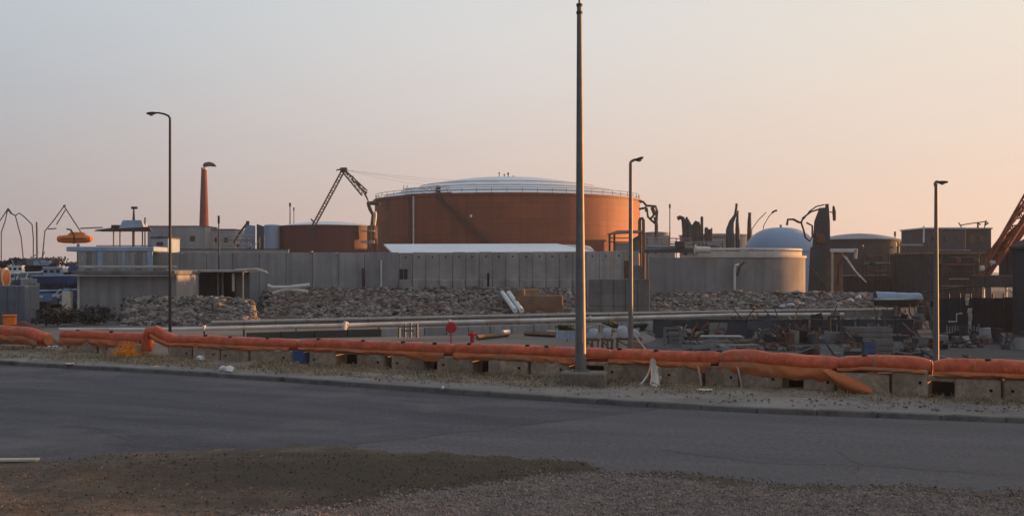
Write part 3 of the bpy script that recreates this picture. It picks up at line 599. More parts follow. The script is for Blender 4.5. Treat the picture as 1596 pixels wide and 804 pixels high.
# long wall of upright panels
wall = thing('concrete_wall', 'long weathered concrete wall of upright panels below the big red tank', 'wall', XZ(800, WD, YARD))
def panel_run(root, xs_, ytop, d, m, th=.3, foot=True, z0=YARD, holes=True):
    for i in range(len(xs_) - 1):
        x0, x1 = xs_[i], xs_[i + 1]; a, c = XZ(x0, d, 0), XZ(x1, d, 0); yt = ytop(x0) + random.uniform(-.5, .5)
        zt = P(0, yt, d).z; dy = random.uniform(-.03, .03); w_ = c.x - a.x - .035
        b = MB().bbox(((a.x + c.x) / 2, d + th / 2 + dy, (z0 + zt) / 2), (w_, th, zt - z0), .03)
        if foot: b.bbox(((a.x + c.x) / 2, d + th / 2 + dy - .1, z0 + 1.15), (w_ - .02, th + .3, 2.3 + 1.0), .05)
        o = b.build('panel', M[m], root)
        if holes:
            part('lifting_hole', M['hole'], o, lambda q: q.tube([((a.x + c.x) / 2 + random.uniform(-.1, .1), d + dy - .02, zt - .42), ((a.x + c.x) / 2, d + dy + .05, zt - .42)], .085, 8))
xr = [622 + 20.8 * i for i in range(19)]
panel_run(wall, xr, lambda x: 393.5 - (x - 622) * .006, WD, 'panel')
xl = [236, 280, 322, 362, 404, 446, 487, 527, 568, 622]
panel_run(wall, xl, lambda x: 393.5, WD, 'concrete', .3, False, YARD, False)
for i, x in enumerate((446, 487, 527, 300, 262)):   # crumbled capping
    part('broken_capping', M['concrete_lt'], wall, lambda q: [q.rock(XZ(x + random.uniform(-18, 18), WD + .1, 4.02 + random.uniform(-.1, .08)), random.uniform(.1, .22), sq=(1.4, .8, .5)) for _ in range(1)])
part('window', M['glass'], wall, lambda q: q.bbox((XZ(629, WD, 0).x, WD - .02, P(0, 433, WD).z), (.72, .1, 1.6), .01), label='dark barred opening in the wall')
part('window_bar', M['steel'], wall, lambda q: q.box((XZ(629, WD, 0).x, WD - .09, P(0, 438, WD).z), (.74, .04, .06)))
part('window_bar', M['steel'], wall, lambda q: q.box((XZ(629, WD, 0).x, WD - .09, P(0, 432, WD).z), (.05, .04, 1.6)))
part('slot', M['hole'], wall, lambda q: q.bbox((XZ(761, WD, 0).x, WD - .2, P(0, 436, WD).z), (.2, .1, 1.25), .01), label='narrow dark slot in the wall')
part('drain_pipe', M['pipe_white'], wall, lambda q: q.tube([P(594, 405, WD - .2), P(594, 452, WD - .2)], .09, 8))
part('drain_pipe', M['steel_dk'], wall, lambda q: q.tube([P(566, 418, WD - .2), P(566, 452, WD - .2)], .1, 8))
part('rust_stain_plate', M['steel_rust'], wall, lambda q: q.bbox((XZ(977, WD, 0).x, WD - .04, P(0, 420, WD).z), (.5, .08, 1.6), .01))
part('patch_plate', M['concrete_dk'], wall, lambda q: q.bbox((XZ(993, WD, 0).x, WD - .1, P(0, 425, WD).z), (.75, .08, 1.3), .01))
# stepped broken wall top at the right end of the panel run
part('broken_end', M['panel'], wall, lambda q: q.add([XZ(1016.6, WD, YARD), XZ(1052, WD, YARD), XZ(1052, WD + .3, YARD), XZ(1016.6, WD + .3, YARD), XZ(1016.6, WD, 3.9), XZ(1052, WD, 4.02), XZ(1052, WD + .3, 4.02), XZ(1016.6, WD + .3, 3.9)],
     [(3, 2, 1, 0), (4, 5, 6, 7), (0, 1, 5, 4), (1, 2, 6, 5), (2, 3, 7, 6), (3, 0, 4, 7)]))
# shorter grey block wall in front
lw = thing('block_wall', 'plain grey concrete block wall standing before the panel wall, right of the mast', 'wall', XZ(966, 86, YARD))
for i, x in enumerate([918, 937, 956, 975, 994]):
    for k, (za, zb) in enumerate(((YARD, -.25), (-.24, .75), (.76, 1.78))):
        a, c = XZ(x, 86, 0), XZ(x + 18.6, 86, 0)
        part('block', M['concrete_dk'], lw, lambda q: q.bbox(((a.x + c.x) / 2, 86.3 + random.uniform(-.02, .02), (za + zb) / 2), (c.x - a.x, .6, zb - za - .01), .03))
# round concrete wall at the right
rw = thing('round_wall', 'smooth round-ended concrete wall glowing gold at its right end', 'wall', XZ(1140, 104, YARD))
xa, xe, Rr, dn = XZ(1013, 102, 0).x, XZ(1252, 107.5, 0).x, 6.0, 101.5
def rpath(off, x0=None):
    pts = [Vector((x0 or xa, dn - off + .4 * (1 - 0), 0)), Vector((xe - Rr, dn - off, 0))]
    cx_, cy_ = xe - Rr, dn + Rr
    pts += [Vector((cx_ + (Rr + off) * math.sin(a), cy_ - (Rr + off) * math.cos(a), 0)) for a in (R(4 * k) for k in range(1, 34))]; return pts
def rwall(q, o0, o1, z0, z1, x0=None):
    A, B = rpath(o0, x0), rpath(-o1, x0); n = len(A); k = len(q.v)
    for p, s_ in zip(A, B): q.v += [Vector((p.x, p.y, z0)), Vector((p.x, p.y, z1)), Vector((s_.x, s_.y, z1)), Vector((s_.x, s_.y, z0))]
    for i in range(n - 1):
        for j in range(4): q.f.append((k + i * 4 + j, k + (i + 1) * 4 + j, k + (i + 1) * 4 + (j + 1) % 4, k + i * 4 + (j + 1) % 4))
    q.f += [(k, k + 1, k + 2, k + 3), tuple(k + (n - 1) * 4 + j for j in (3, 2, 1, 0))]
part('shell', M['concrete'], rw, lambda q: rwall(q, 0, .35, YARD, 3.55), True)
part('coping', M['concrete_lt'], rw, lambda q: rwall(q, .12, .47, 3.55, 3.75, XZ(1062, 102, 0).x), True)
part('upper_ring', M['concrete_lt'], rw, lambda q: rwall(q, -.3, .6, 3.75, 4.12, XZ(1088, 102, 0).x), True)
part('rim_pipe', M['pipe_white'], rw, lambda q: q.tube([v + Vector((0, 0, 4.3)) for v in rpath(-.35, XZ(1086, 102, 0).x)], .1, 8), True)
part('pipe_stub', M['pipe_white'], rw, lambda q: [q.tube([P(1084, 389, 100.8), P(1106, 389.5, 101)], .3, 14), q.tube([P(1082.5, 389, 100.8), P(1085, 389, 100.8)], .42, 14)], True)
part('downpipe', M['pipe_white'], rw, lambda q: q.tube([P(1152, 412, 101), P(1146, 414, 101), P(1145, 420, 101), P(1145, 452, 101)], .11, 8))
part('downpipe', M['steel_dk'], rw, lambda q: q.tube([P(1160, 408, 101), P(1153, 415, 101), P(1149, 430, 101)], .1, 6))

# two diagonal white pipes and the brown retaining wall among the rocks
for x, lb in ((0, 'left of two diagonal white pipes lying on the rock slope'), (10, 'right of two diagonal white pipes lying on the rock slope')):
    a, c = P(783 + x, 461, 98), P(803 + x, 488, 88); a.z += .25; c.z += .2
    o = MB().tube([a, a.lerp(c, .5), c], .2, 12).build('drain_pipe', M['white']); smooth_by(o); tag(o, lb, 'pipe')
r = thing('retaining_wall', 'low brown earth retaining wall among the rocks left of the mast', 'wall', XZ(847, 91, -1.2))
part('face', M['brown_wall'], r, lambda q: q.bbox((XZ(846, 91, 0).x, 91, -.45), (3.2, .5, 1.9), .12, .06))
part('buttress', M['brown_wall'], r, lambda q: q.bbox((XZ(822, 92.5, 0).x, 93.2, .1), (.8, 2.8, 1.7), .1, -.5))

# parapet, white pipeline, low block wall
def line_pts(pts): return [P(x, y, d) for x, y, d in pts]
pp = [XZ(330, 72, -.72), XZ(620, 76, -.62), XZ(900, 80, -.52), XZ(1180, 83.5, -.42), XZ(1405, 86, -.36)]
par = thing('parapet', 'long low concrete parapet with pale coping running below the rocks', 'wall', XZ(900, 80, YARD))
for (a, c) in zip(pp, pp[1:]):
    n_ = 6
    for i in range(n_):
        u, v = a.lerp(c, i / n_), a.lerp(c, (i + 1) / n_ - .003); d = (v - u).normalized(); s_ = Vector((-d.y, d.x, 0)) * .5
        lo = [Vector((q.x, q.y, YARD - .1)) for q in (u, v, v + s_, u + s_)]
        part('wall_panel', M['concrete_dk'], par, lambda q: q.hexa(lo + [Vector((k.x, k.y, w_.z - .12)) for k, w_ in zip(lo, (u, v, v, u))]))
        e = Vector((d.y, -d.x, 0)) * .07
        part('coping', M['concrete_lt'], par, lambda q: q.hexa([u + e - Vector((0, 0, .12)), v + e - Vector((0, 0, .12)), v + s_ - Vector((0, 0, .12)), u + s_ - Vector((0, 0, .12)), u + e, v + e, v + s_, u + s_]))
wp = line_pts([(92, 513, 60), (255, 513, 60.6), (380, 510.5, 62.2), (540, 506.5, 65), (640, 503.5, 66.8), (760, 500.5, 69), (920, 496.5, 70.5), (1140, 490.5, 73), (1315, 489.5, 74.5)])
pl = thing('pipeline', 'long thin white pipeline on short posts crossing the yard', 'pipe', Vector((wp[5].x, wp[5].y, YARD)))
part('pipe', M['pipe_white'], pl, lambda q: q.tube(wp, [.07, .085, .11, .11, .11, .11, .11, .11, .1], 10), True)
for i in range(1, len(wp) * 2 - 3):
    j = i // 2; q_ = wp[j].lerp(wp[j + 1], .5 * (i % 2))
    part('post', M['steel_dk'], pl, lambda q: q.tube([Vector((q_.x, q_.y, YARD - .1)), q_], .05, 6))
    if i % 3 == 0: part('flange', M['pipe_white'], pl, lambda q: q.tube([q_ - Vector((.06, 0, 0)), q_ + Vector((.06, 0, 0))], .17, 12))
part('elbow', M['pipe_white'], pl, lambda q: q.tube([P(541, 505, 64.6), P(538, 503.5, 64.5), P(536.5, 508, 64.4), P(536.5, 522, 64.4)], .13, 10), True, 'pale elbow turning down into the ground')
lb_ = thing('low_block_wall', 'low dark wall of blocks directly under the white pipeline', 'wall', XZ(740, 67, YARD))
X0 = 385
while X0 < 1085:
    X1 = X0 + (52 if X0 < 590 else 34); d = 61.6 + (X0 - 385) / 705 * 10.2; a, c = XZ(X0, d, 0), XZ(X1 - 1, d + (X1 - X0) / 705 * 10.2, 0)
    zt = -.86 + (X0 - 385) / 700 * .2
    part('block', M['leaf_wall'] if X0 < 590 else M['concrete'], lb_, lambda q: q.bbox(((a.x + c.x) / 2, (a.y + c.y) / 2, (YARD - .05 + zt) / 2), ((c - a).length, .3, zt - YARD + .05), .02, math.atan2(c.y - a.y, c.x - a.x)))
    X0 = X1
b = MB().grid(lambda u, v: (lambda Y: (lambda X: Vector((X, Y, ter(X, Y) + .03)))(.118 * Y + 1.2 * fbm(Y * .2, 3) + u * (130 - .118 * Y)))(34 + 160 * v ** 1.6), 60, 60)
struct(b.build('asphalt_yard', M['yard']))

# red round sign, hydrant, frame
def yard_pt(x, d): p = XZ(x, d, 0); p.z = gz(p); return p
q0 = yard_pt(703, 50); r = thing('round_sign', 'red round sign on a short red post behind the boom', 'sign', q0)
part('post', M['red'], r, lambda q: q.tube([q0, P(703, 512, 50)], .03, 8))
part('disc', M['red'], r, lambda q: q.tube([P(703.5, 510, 50) + Vector((0, -.04, 0)), P(703.5, 510, 50), P(703.5, 510, 50) + Vector((0, .03, 0))], [.2, .24, .24], 24))
q0 = yard_pt(736, 52); r = thing('hydrant', 'red fire hydrant behind the boom, right of the round red sign', 'hydrant', q0); t_ = P(736, 516, 52)
part('barrel', M['red'], r, lambda q: q.lathe(q0, [(.16, 0), (.16, .06), (.09, .08), (.09, t_.z - q0.z - .2), (.13, t_.z - q0.z - .18), (.12, t_.z - q0.z - .08), (.05, t_.z - q0.z)], 14), True)
for s_ in (-1, 1): part('outlet', M['red'], r, lambda q: q.tube([P(736, 521, 52), P(736, 521, 52) + Vector((s_ * .2, 0, 0))], .06, 10))
part('valve_nut', M['red'], r, lambda q: q.tube([t_, t_ + Vector((0, 0, .07))], .03, 6))
r = thing('stand_pipes', 'white H shaped pipe frame standing under the pipeline', 'frame', yard_pt(638, 61))
for a in (((631, 505), (631, 526)), ((640, 503), (640, 526)), ((650, 504), (650, 526)), ((622, 508), (622, 526))): part('upright', M['steel'], r, lambda q: q.tube([P(*a[0], 61), P(*a[1], 61)], .06, 8))
for a in (((622, 509), (650, 508)), ((629, 515), (646, 515))): part('rail', M['steel'], r, lambda q: q.tube([P(*a[0], 61), P(*a[1], 61)], .05, 8))
for a, c, rr, lb in (((818, 519.5), (866, 522), .13, 'dark timber baulk lying on the sand left of the mast'), ((744, 526), (792, 521), .13, 'long dark timber lying right of the hydrant'), ((783, 518), (793, 517), .13, 'short white pipe end on the sand right of the hydrant')):
    a, c = G(*a, YARD + rr - .03), G(*c, YARD + rr - .03); tag(MB().tube([a, c], rr, 8 if 'white' in lb else 4).build('timber' if 'timber' in lb else 'pipe_end', M['wood'] if 'timber' in lb else M['white']), lb, 'timber' if 'timber' in lb else 'pipe')
# white bags on timber stands, pallet fence, planks, shrubs
def bag(x, d, ytop, ybot, wpx, label, lean=0.):
    z0, z1 = P(0, ybot, d).z, P(0, ytop, d).z; w_ = wpx / F * d / 2; c = XZ(x, d, z0); h = z1 - z0
    r = thing('bulk_bag', label, 'bag', c, 'white bulk bags on timber stands')
    def body(q):
        prof = [(.0, 0), (.86, .02), (1, .15), (1.04, .5), (.98, .8), (.7, .95), (.2, 1.)]; n = 16; k = len(q.v)
        for a_, t in prof:
            for j in range(n):
                an = 2 * math.pi * j / n; sq = 1 / max(abs(math.cos(an)), abs(math.sin(an))) ** .6
                q.v.append(c + Vector((math.cos(an) * w_ * a_ * sq * .92 + lean * t * h + .05 * fbm(j, t * 3, x), math.sin(an) * w_ * a_ * sq * .8, t * h + .04 * fbm(j * .8, t, x))))
        for i in range(len(prof) - 1): q.f += [(k + i * n + j, k + i * n + (j + 1) % n, k + (i + 1) * n + (j + 1) % n, k + (i + 1) * n + j) for j in range(n)]
    part('sack', M['sack'], r, body, True)
    for s_ in (-1, 1):
        part('lifting_loop', M['sack'], r, lambda q: q.tube([c + Vector((s_ * w_ * .7, 0, h * .9)), c + Vector((s_ * w_ * .6, 0, h * 1.1)), c + Vector((s_ * w_ * .25, 0, h * 1.08)), c + Vector((s_ * w_ * .2, 0, h * .95))], .025, 5))
bag(923, 53, 512, 527, 15, 'white bulk bag just right of the tall mast', .15); bag(946, 53, 511, 527, 13, 'upright white bulk bag, second right of the tall mast'); bag(970, 52, 508, 526, 16, 'largest pale white bulk bag immediately left of the slim lamp post'); bag(992, 54, 513, 526, 12, 'tilted pale bulk bag just right of the slim lamp post', -.25)
def stand(x0, x1, d, yt, label):
    r = thing('timber_stand', label, 'stand', yard_pt((x0 + x1) / 2, d), 'timber stands under the bulk bags'); zt = P(0, yt, d).z; zb = gz(XZ(x0, d, 0))
    for yy in (-.3, .3): part('beam', M['wood'], r, lambda q: q.bbox(((XZ(x0, d, 0).x + XZ(x1, d, 0).x) / 2, d + yy, zt - .05), (XZ(x1, d, 0).x - XZ(x0, d, 0).x, .1, .1), .01))
    for x in (x0 + 2, (x0 + x1) / 2, x1 - 2):
        for yy in (-.3, .3): part('leg', M['wood'], r, lambda q: q.tube([XZ(x, d + yy, zt - .1), XZ(x + random.uniform(-2, 2), d + yy, zb - .05)], .045, 5))
    part('brace', M['wood'], r, lambda q: q.tube([XZ(x0 + 2, d - .36, zt - .1), XZ(x1 - 2, d - .36, zb)], .035, 5))
stand(912, 934, 53, 527, 'rough timber stand right of the mast, below the leaning white bag'); stand(937, 956, 53, 527, 'rough timber stand in the middle of the row of white bags'); stand(960, 1000, 52.6, 526, 'longest timber stand, behind the slim lamp post')
r = thing('pallet_fence', 'row of pale upright slats on the sand left of the mast', 'fence', yard_pt(873, 55))
for i in range(11): part('slat', M['blue_lt'], r, lambda q: q.bbox((XZ(868 + i * 3, 55, 0).x, 55, P(0, 521.5, 55).z), (.07, .03, .42), .005))
for y in (517, 526): part('rail', M['blue_lt'], r, lambda q: q.bbox((XZ(883, 55, 0).x, 55.04, P(0, y, 55).z), (1.05, .03, .05), .005))
part('top_plank', M['wood_lt'], r, lambda q: q.tube([P(852, 515.5, 55.2), P(880, 517, 55)], .05, 4))
a, c = P(985, 516, 50), yard_pt(1016, 49); tag(MB().tube([a, c], .05, 4).build('plank', M['wood_lt']), 'pale plank leaning down to the right of the slim lamp post', 'plank')
a, c = P(903, 512, 54), P(936, 505, 54); tag(MB().tube([a, c, P(962, 515, 54)], .035, 5).build('tent_pole', M['wood_lt']), 'thin bent pole making a low ridge over the white bags', 'pole')
c = yard_pt(1000, 51); tag(MB().add([c + Vector(v) for v in ((-.55, -.3, 0), (.55, -.3, 0), (.55, .5, 0), (-.55, .5, 0), (-.5, -.1, .62), (0, -.1, .45), (0, .3, .45), (-.5, .3, .62))], [(3, 2, 1, 0), (4, 5, 6, 7), (0, 1, 5, 4), (1, 2, 6, 5), (2, 3, 7, 6), (3, 0, 4, 7)]).build('earth_heap', M['wood']), 'dark wedge shaped heap under the leaning plank', 'heap')
def shrub(x, y, d, wpx, hpx, n_, label, m='leaf', lr=.09):
    c = P(x, y, d); w_, h = wpx / F * d / 2, hpx / F * d / 2; g = gz(c)
    r = thing('shrub', label, 'shrub', Vector((c.x, c.y, min(g, c.z - h))))
    def fo(q):
        cl = [Vector((random.gauss(0, .45), random.gauss(0, .45), random.uniform(-.8, .75))) for _ in range(14)]
        for _ in range(n_):
            k = random.choice(cl); v = k + Vector((random.gauss(0, .2), random.gauss(0, .2), random.gauss(0, .2))); p = c + Vector((v.x * w_, v.y * w_, v.z * h))
            a = Vector((random.gauss(0, 1), random.gauss(0, 1), random.gauss(0, 1))).normalized(); e = a.orthogonal().normalized()
            q.add([p - a * lr, p + e * lr * .5, p + a * lr, p - e * lr * .5], [(0, 1, 2, 3)])
    part('foliage', M[m], r, fo)
    part('stem', M['wood'], r, lambda q: [q.tube([Vector((c.x + random.uniform(-.2, .2) * w_, c.y, min(g, c.z - h))), c + Vector((random.uniform(-.7, .7) * w_, 0, random.uniform(.0, .7) * h))], [.04, .012], 5) for _ in range(1)])
shrub(882, 511, 60, 24, 10, 700, 'low green shrub left of the mast under the pipeline'); shrub(951, 508, 60, 22, 12, 700, 'green shrub behind the white bags, between mast and slim lamp post'); shrub(996, 511, 60, 20, 12, 600, 'green shrub behind the white bags, right of the slim lamp post')

def house(name, label, x0, x1, d, yt, depth, m, zb=YARD, parapet=None, win=()):
    zt = P(0, yt, d).z; a, c = XZ(x0, d, 0).x, XZ(x1, d, 0).x; r = thing(name, label, 'building', Vector(((a + c) / 2, d + depth / 2, zb)))
    part('wall', M[m], r, lambda q: q.bbox(((a + c) / 2, d + depth / 2, (zb + zt) / 2), (c - a, depth, zt - zb), .03))
    if parapet: part('parapet', M[parapet], r, lambda q: q.bbox(((a + c) / 2, d + depth / 2, zt + .08), (c - a + .3, depth + .3, .2), .03))
    for (x, y, wp_, hp_) in win:
        wo_ = part('window', M['steel_dk'], r, lambda q: q.bbox(P(x, y, d - .02), (wp_ / F * d, .1, hp_ / F * d), .01)); part('pane', M['glass'], wo_, lambda q: q.box(P(x, y, d - .08), (wp_ / F * d * .8, .04, hp_ / F * d * .8)))
    return r

# ------------------------------------------------------------------ storage tanks
def tank(x, half, d, yrim, ydome, shell_m, roof_m, name, label, z0=YARD, n=72, rim=.25, flat=False):
    Rk = half / F * d; zr = P(0, yrim, d).z; zd = P(0, ydome, d).z; c = XZ(x, d, 0); r = thing(name, label, 'tank', XZ(x, d, z0))
    part('shell', M[shell_m], r, lambda q: q.lathe(c, [(Rk, z0), (Rk, zr)], n), True)
    h = zd - zr; prof = [(Rk + .02, zr)] + [(Rk * math.cos(a), zr + h * math.sin(a) if not flat else zr + h * (1 - math.cos(a))) for a in (R(90) * k / 14 for k in range(1, 14))] + [(.01, zd)]
    S = (Rk * Rk + h * h) / (2 * h) if h > .1 else 0
    if S and h < Rk * .6: prof = [(Rk * t, zr + math.sqrt(S * S - (Rk * t) ** 2) - (S - h)) for t in (1, .95, .9, .8, .7, .6, .5, .4, .3, .2, .1, .002)]
    part('roof', M[roof_m], r, lambda q: q.lathe(c, prof, n), True)
    if rim: part('rim', M[shell_m], r, lambda q: q.lathe(c, [(Rk + .003, zr - rim), (Rk + rim, zr - rim), (Rk + rim, zr + .06), (Rk - .1, zr + .06)], n), True)
    return r, c, Rk, zr, (lambda t: zr + math.sqrt(S * S - (Rk * t) ** 2) - (S - h)) if S else None
big, bc, bR, bz, dome = tank(791, 205.5, 260, 314, 277, 'tank_red', 'tank_white', 'storage_tank', 'huge orange-red storage tank with white domed roof', n=140, rim=.35)
bd_prof = None
def on_tank(x, z, off=0.):                          # point on the front of the shell at pixel column x
    s_ = max(-.999, min(.999, (x - 791) / 205.5)); a = math.asin(s_) * .985; return Vector((bc.x + (bR + off) * math.sin(a), bc.y - (bR + off) * math.cos(a), z)), a
# shell courses: a thin welded band between plates
for k in range(1, 6):
    z = YARD + (bz - YARD) * k / 6; part('weld_band', M['tank_red'], big, lambda q: q.lathe(bc, [(bR + .004, z - .05), (bR + .03, z - .04), (bR + .03, z + .04), (bR + .004, z + .05)], 140))
# stairway winding down the shell
stl, sth, rail_t, rail_p = [], [], [], []
N_ = 44; a0, a1 = R(-28), R(12); zt_, zb_ = bz + .0, YARD + .3
def sp_(t, off, dz=0.): a = a0 + (a1 - a0) * t; return Vector((bc.x + (bR + off) * math.sin(a), bc.y - (bR + off) * math.cos(a), zt_ + (zb_ - zt_) * t + dz))
stw = part('stairway', M['stair_dark'], big, lambda q: [q.hexa([sp_(i / N_, o_, -.45) for o_ in ()]) for i in ()] or q.hexa([sp_(0, .05, -.6), sp_(0, .95, -.6), sp_(.02, .95, -.6), sp_(.02, .05, -.6), sp_(0, .05, -.1), sp_(0, .95, -.1), sp_(.02, .95, -.1), sp_(.02, .05, -.1)]))
for off in (.12, 1.0):
    part('stringer', M['stair_dark'], stw, lambda q: [q.hexa([sp_(i / N_, off, -.85), sp_(i / N_, off + .06, -.85), sp_((i + 1) / N_, off + .06, -.85), sp_((i + 1) / N_, off, -.85), sp_(i / N_, off, -.1), sp_(i / N_, off + .06, -.1), sp_((i + 1) / N_, off + .06, -.1), sp_((i + 1) / N_, off, -.1)]) for i in range(N_)])
part('handrail', M['steel_dk'], stw, lambda q: [q.tube([sp_(i / N_, 1.03, 1.0) for i in range(N_ + 1)], .06, 5), q.tube([sp_(i / N_, 1.03, .5) for i in range(N_ + 1)], .04, 4)] + [q.tube([sp_(i / N_, 1.03, -.1), sp_(i / N_, 1.03, 1.0)], .04, 4) for i in range(0, N_ + 1, 2)])
o = part('tread', M['stair_dark'], stw, lambda q: [q.box(sp_((i + .5) / 60, .55, -.25), (.9, .32, .05), a0 + (a1 - a0) * (i + .5) / 60 + R(90)) for i in range(60)]); o['kind'] = 'stuff'
for x, y0, y1, rr, m_ in ((658, 309, 392, .16, 'white'),):
    a, _ = on_tank(x, bz - .3, .35); part('vertical_pipe', M[m_], big, lambda q: q.tube([a, Vector((a.x, a.y, YARD))], rr, 10), True)
a, _ = on_tank(651, bz, .2); part('shell_stiffener', M['tank_red2'], big, lambda q: q.bbox((a.x, a.y, (bz + YARD) / 2), (.5, .5, bz - YARD - .8), .05))
a, _ = on_tank(614, 0, .1); part('nozzle', M['steel_dk'], big, lambda q: q.tube([a + Vector((0, 0, bz - 1)), a + Vector((0, 0, bz - 2.8))], .14, 6))
a, _ = on_tank(741, P(0, 337, 232).z, .3); part('level_gauge', M['white'], big, lambda q: q.bbox(a, (.45, .3, .6), .05))
a, _ = on_tank(894, P(0, 365, 236).z, .3); part('warning_plate', M['white'], big, lambda q: q.add([a + Vector(v) for v in ((-.35, 0, .35), (.35, 0, .35), (0, 0, -.4), (-.35, .1, .35), (.35, .1, .35), (0, .1, -.4))], [(0, 2, 1), (3, 4, 5), (0, 1, 4, 3), (1, 2, 5, 4), (2, 0, 3, 5)]))
# roof rings, railing, platform, hatch, vents
for t in (.93, .8, .66):
    part('roof_ring', M['tank_grey'], big, lambda q: q.tube([Vector((bc.x + bR * t * math.cos(a), bc.y + bR * t * math.sin(a), dome(t) + .12)) for a in (2 * math.pi * j / 96 for j in range(97))], .07, 4, False))
rl = part('railing', M['steel'], big, lambda q: [q.tube([Vector((bc.x + (bR - .2) * math.cos(a), bc.y + (bR - .2) * math.sin(a), bz + h)) for a in (2 * math.pi * j / 120 for j in range(121))], .05, 4, False) for h in (1.15,)])
part('mid_rail', M['steel'], rl, lambda q: q.tube([Vector((bc.x + (bR - .2) * math.cos(a), bc.y + (bR - .2) * math.sin(a), bz + .6)) for a in (2 * math.pi * j / 120 for j in range(121))], .04, 4, False))
for j in range(60):
    a = 2 * math.pi * j / 60; p = Vector((bc.x + (bR - .2) * math.cos(a), bc.y + (bR - .2) * math.sin(a), bz)); part('rail_post', M['steel'], rl, lambda q: q.tube([p, p + Vector((0, 0, 1.18))], .055, 4))
pf = part('platform', M['tank_grey'], big, lambda q: [q.hexa([on_tank(x, bz + .1, o_)[0] for x, o_ in ((646, .9), (712, .9), (712, -1.5), (646, -1.5))] + [on_tank(x, bz + .22, o_)[0] for x, o_ in ((646, .9), (712, .9), (712, -1.5), (646, -1.5))])])
for x in (646, 651, 662, 676, 690, 700, 712):
    for o_ in (.85,): a, _ = on_tank(x, bz + .2, o_); part('post', M['white'], pf, lambda q: q.tube([a, a + Vector((0, 0, 1.8 if x < 652 else 1.3))], .09, 5))
for h in (.7, 1.35): part('rail', M['white'], pf, lambda q: q.tube([on_tank(x, bz + h, .85)[0] for x in (646, 658, 670, 682, 694, 705, 712)], .08, 5))
a, _ = on_tank(692, bz + .9, -.4); part('cabinet', M['steel_dk'], pf, lambda q: q.bbox(a, (.95, .6, 1.5), .05, label if False else 0))
for x, s_ in ((664, .9), (676, .7)):
    a, _ = on_tank(x, bz + .7, -.3); part('vent_pipe', M['white'], pf, lambda q: q.tube([a, a + Vector((0, 0, .5)), a + Vector((s_, 0, .7)), a + Vector((s_ * 1.4, 0, .2))], .14, 8))
a, _ = on_tank(716, bz, .2); a2, _ = on_tank(698, bz + 1.6, .2); part('stair_rail', M['white'], pf, lambda q: q.tube([a, a2], .1, 5))
p = P(833, 292, 241); part('roof_hatch', M['steel_dk'], big, lambda q: q.bbox(p + Vector((0, 0, -.1)), (1.0, .7, .8), .05))
for x, y, h, rr in ((778, 277, 1.2, .14), (786, 277, .8, .16), (792, 277, 1.1, .2), (800, 277.5, .5, .15)):
    q0 = P(x, y, 258); part('roof_vent', M['steel_dk'], big, lambda q: [q.tube([q0 - Vector((0, 0, .4)), q0 + Vector((0, 0, h * .7)), q0 + Vector((0, 0, h * .72)), q0 + Vector((0, 0, h))], [rr * .6, rr * .6, rr * 1.3, rr], 8)])
sm, s_c, sR, sz, sdome = tank(510, 75, 220, 353.5, 345.5, 'tank_red2', 'tank_white', 'storage_tank', 'lower dark red storage tank with pale roof left of the huge one', n=90, rim=.2)
part('ladder', M['steel_rust'], sm, lambda q: [q.tube([P(574 + k, 352, 211), P(574 + k, 395, 211)], .12, 6) for k in (0, 4)])
pw, *_ = tank(424, 12, 215, 351, 349, 'tank_blue', 'tank_white', 'silo', 'narrow pale blue silo at the left edge of the dark red tank', n=32, rim=0)
c_ = XZ(1217, 150, 0); R_ = 56 / F * 150; z0_, z1_ = P(0, 392, 150).z, P(0, 354.5, 150).z
bd = thing('dome_tank', 'pale blue dome rising behind the round concrete wall', 'tank', XZ(1217, 150, YARD)); part('shell', M['tank_blue'], bd, lambda q: q.lathe(c_, [(R_, YARD), (R_, z0_)], 64), True)
part('dome', M['tank_blue'], bd, lambda q: q.lathe(c_, [(R_ * t, z0_ + (z1_ - z0_) * (1 - t ** 2.7) ** .62) for t in (1, .995, .98, .96, .93, .89, .84, .78, .7, .6, .5, .4, .3, .2, .1, .002)], 64), True)
part('girth_band', M['tank_grey'], bd, lambda q: q.lathe(c_, [(R_ + .01, z0_ - .1), (R_ + .06, z0_ - .1), (R_ + .06, z0_ + .08), (R_ + .01, z0_ + .08)], 64)); part('crown_vent', M['tank_grey'], bd, lambda q: q.tube([c_ + Vector((0, 0, z1_ - .1)), c_ + Vector((0, 0, z1_ + .35))], .16, 10))
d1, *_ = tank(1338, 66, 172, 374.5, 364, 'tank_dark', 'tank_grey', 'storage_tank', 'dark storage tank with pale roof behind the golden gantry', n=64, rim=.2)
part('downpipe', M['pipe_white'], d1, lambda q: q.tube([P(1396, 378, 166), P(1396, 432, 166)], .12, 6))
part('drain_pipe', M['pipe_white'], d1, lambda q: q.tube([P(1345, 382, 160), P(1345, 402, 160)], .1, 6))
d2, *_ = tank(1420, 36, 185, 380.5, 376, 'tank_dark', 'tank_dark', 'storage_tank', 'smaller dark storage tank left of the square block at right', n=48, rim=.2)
d3, *_ = tank(1120, 60, 240, 367, 364, 'tank_grey', 'tank_grey', 'storage_tank', 'low grey tank behind the pipe cluster and leaning stacks', n=48, rim=.2)
d4, *_ = tank(1022, 22, 235, 363, 361, 'tank_grey', 'tank_grey', 'storage_tank', 'small grey tank between the big tank and the pipe bridge', n=40, rim=.2)

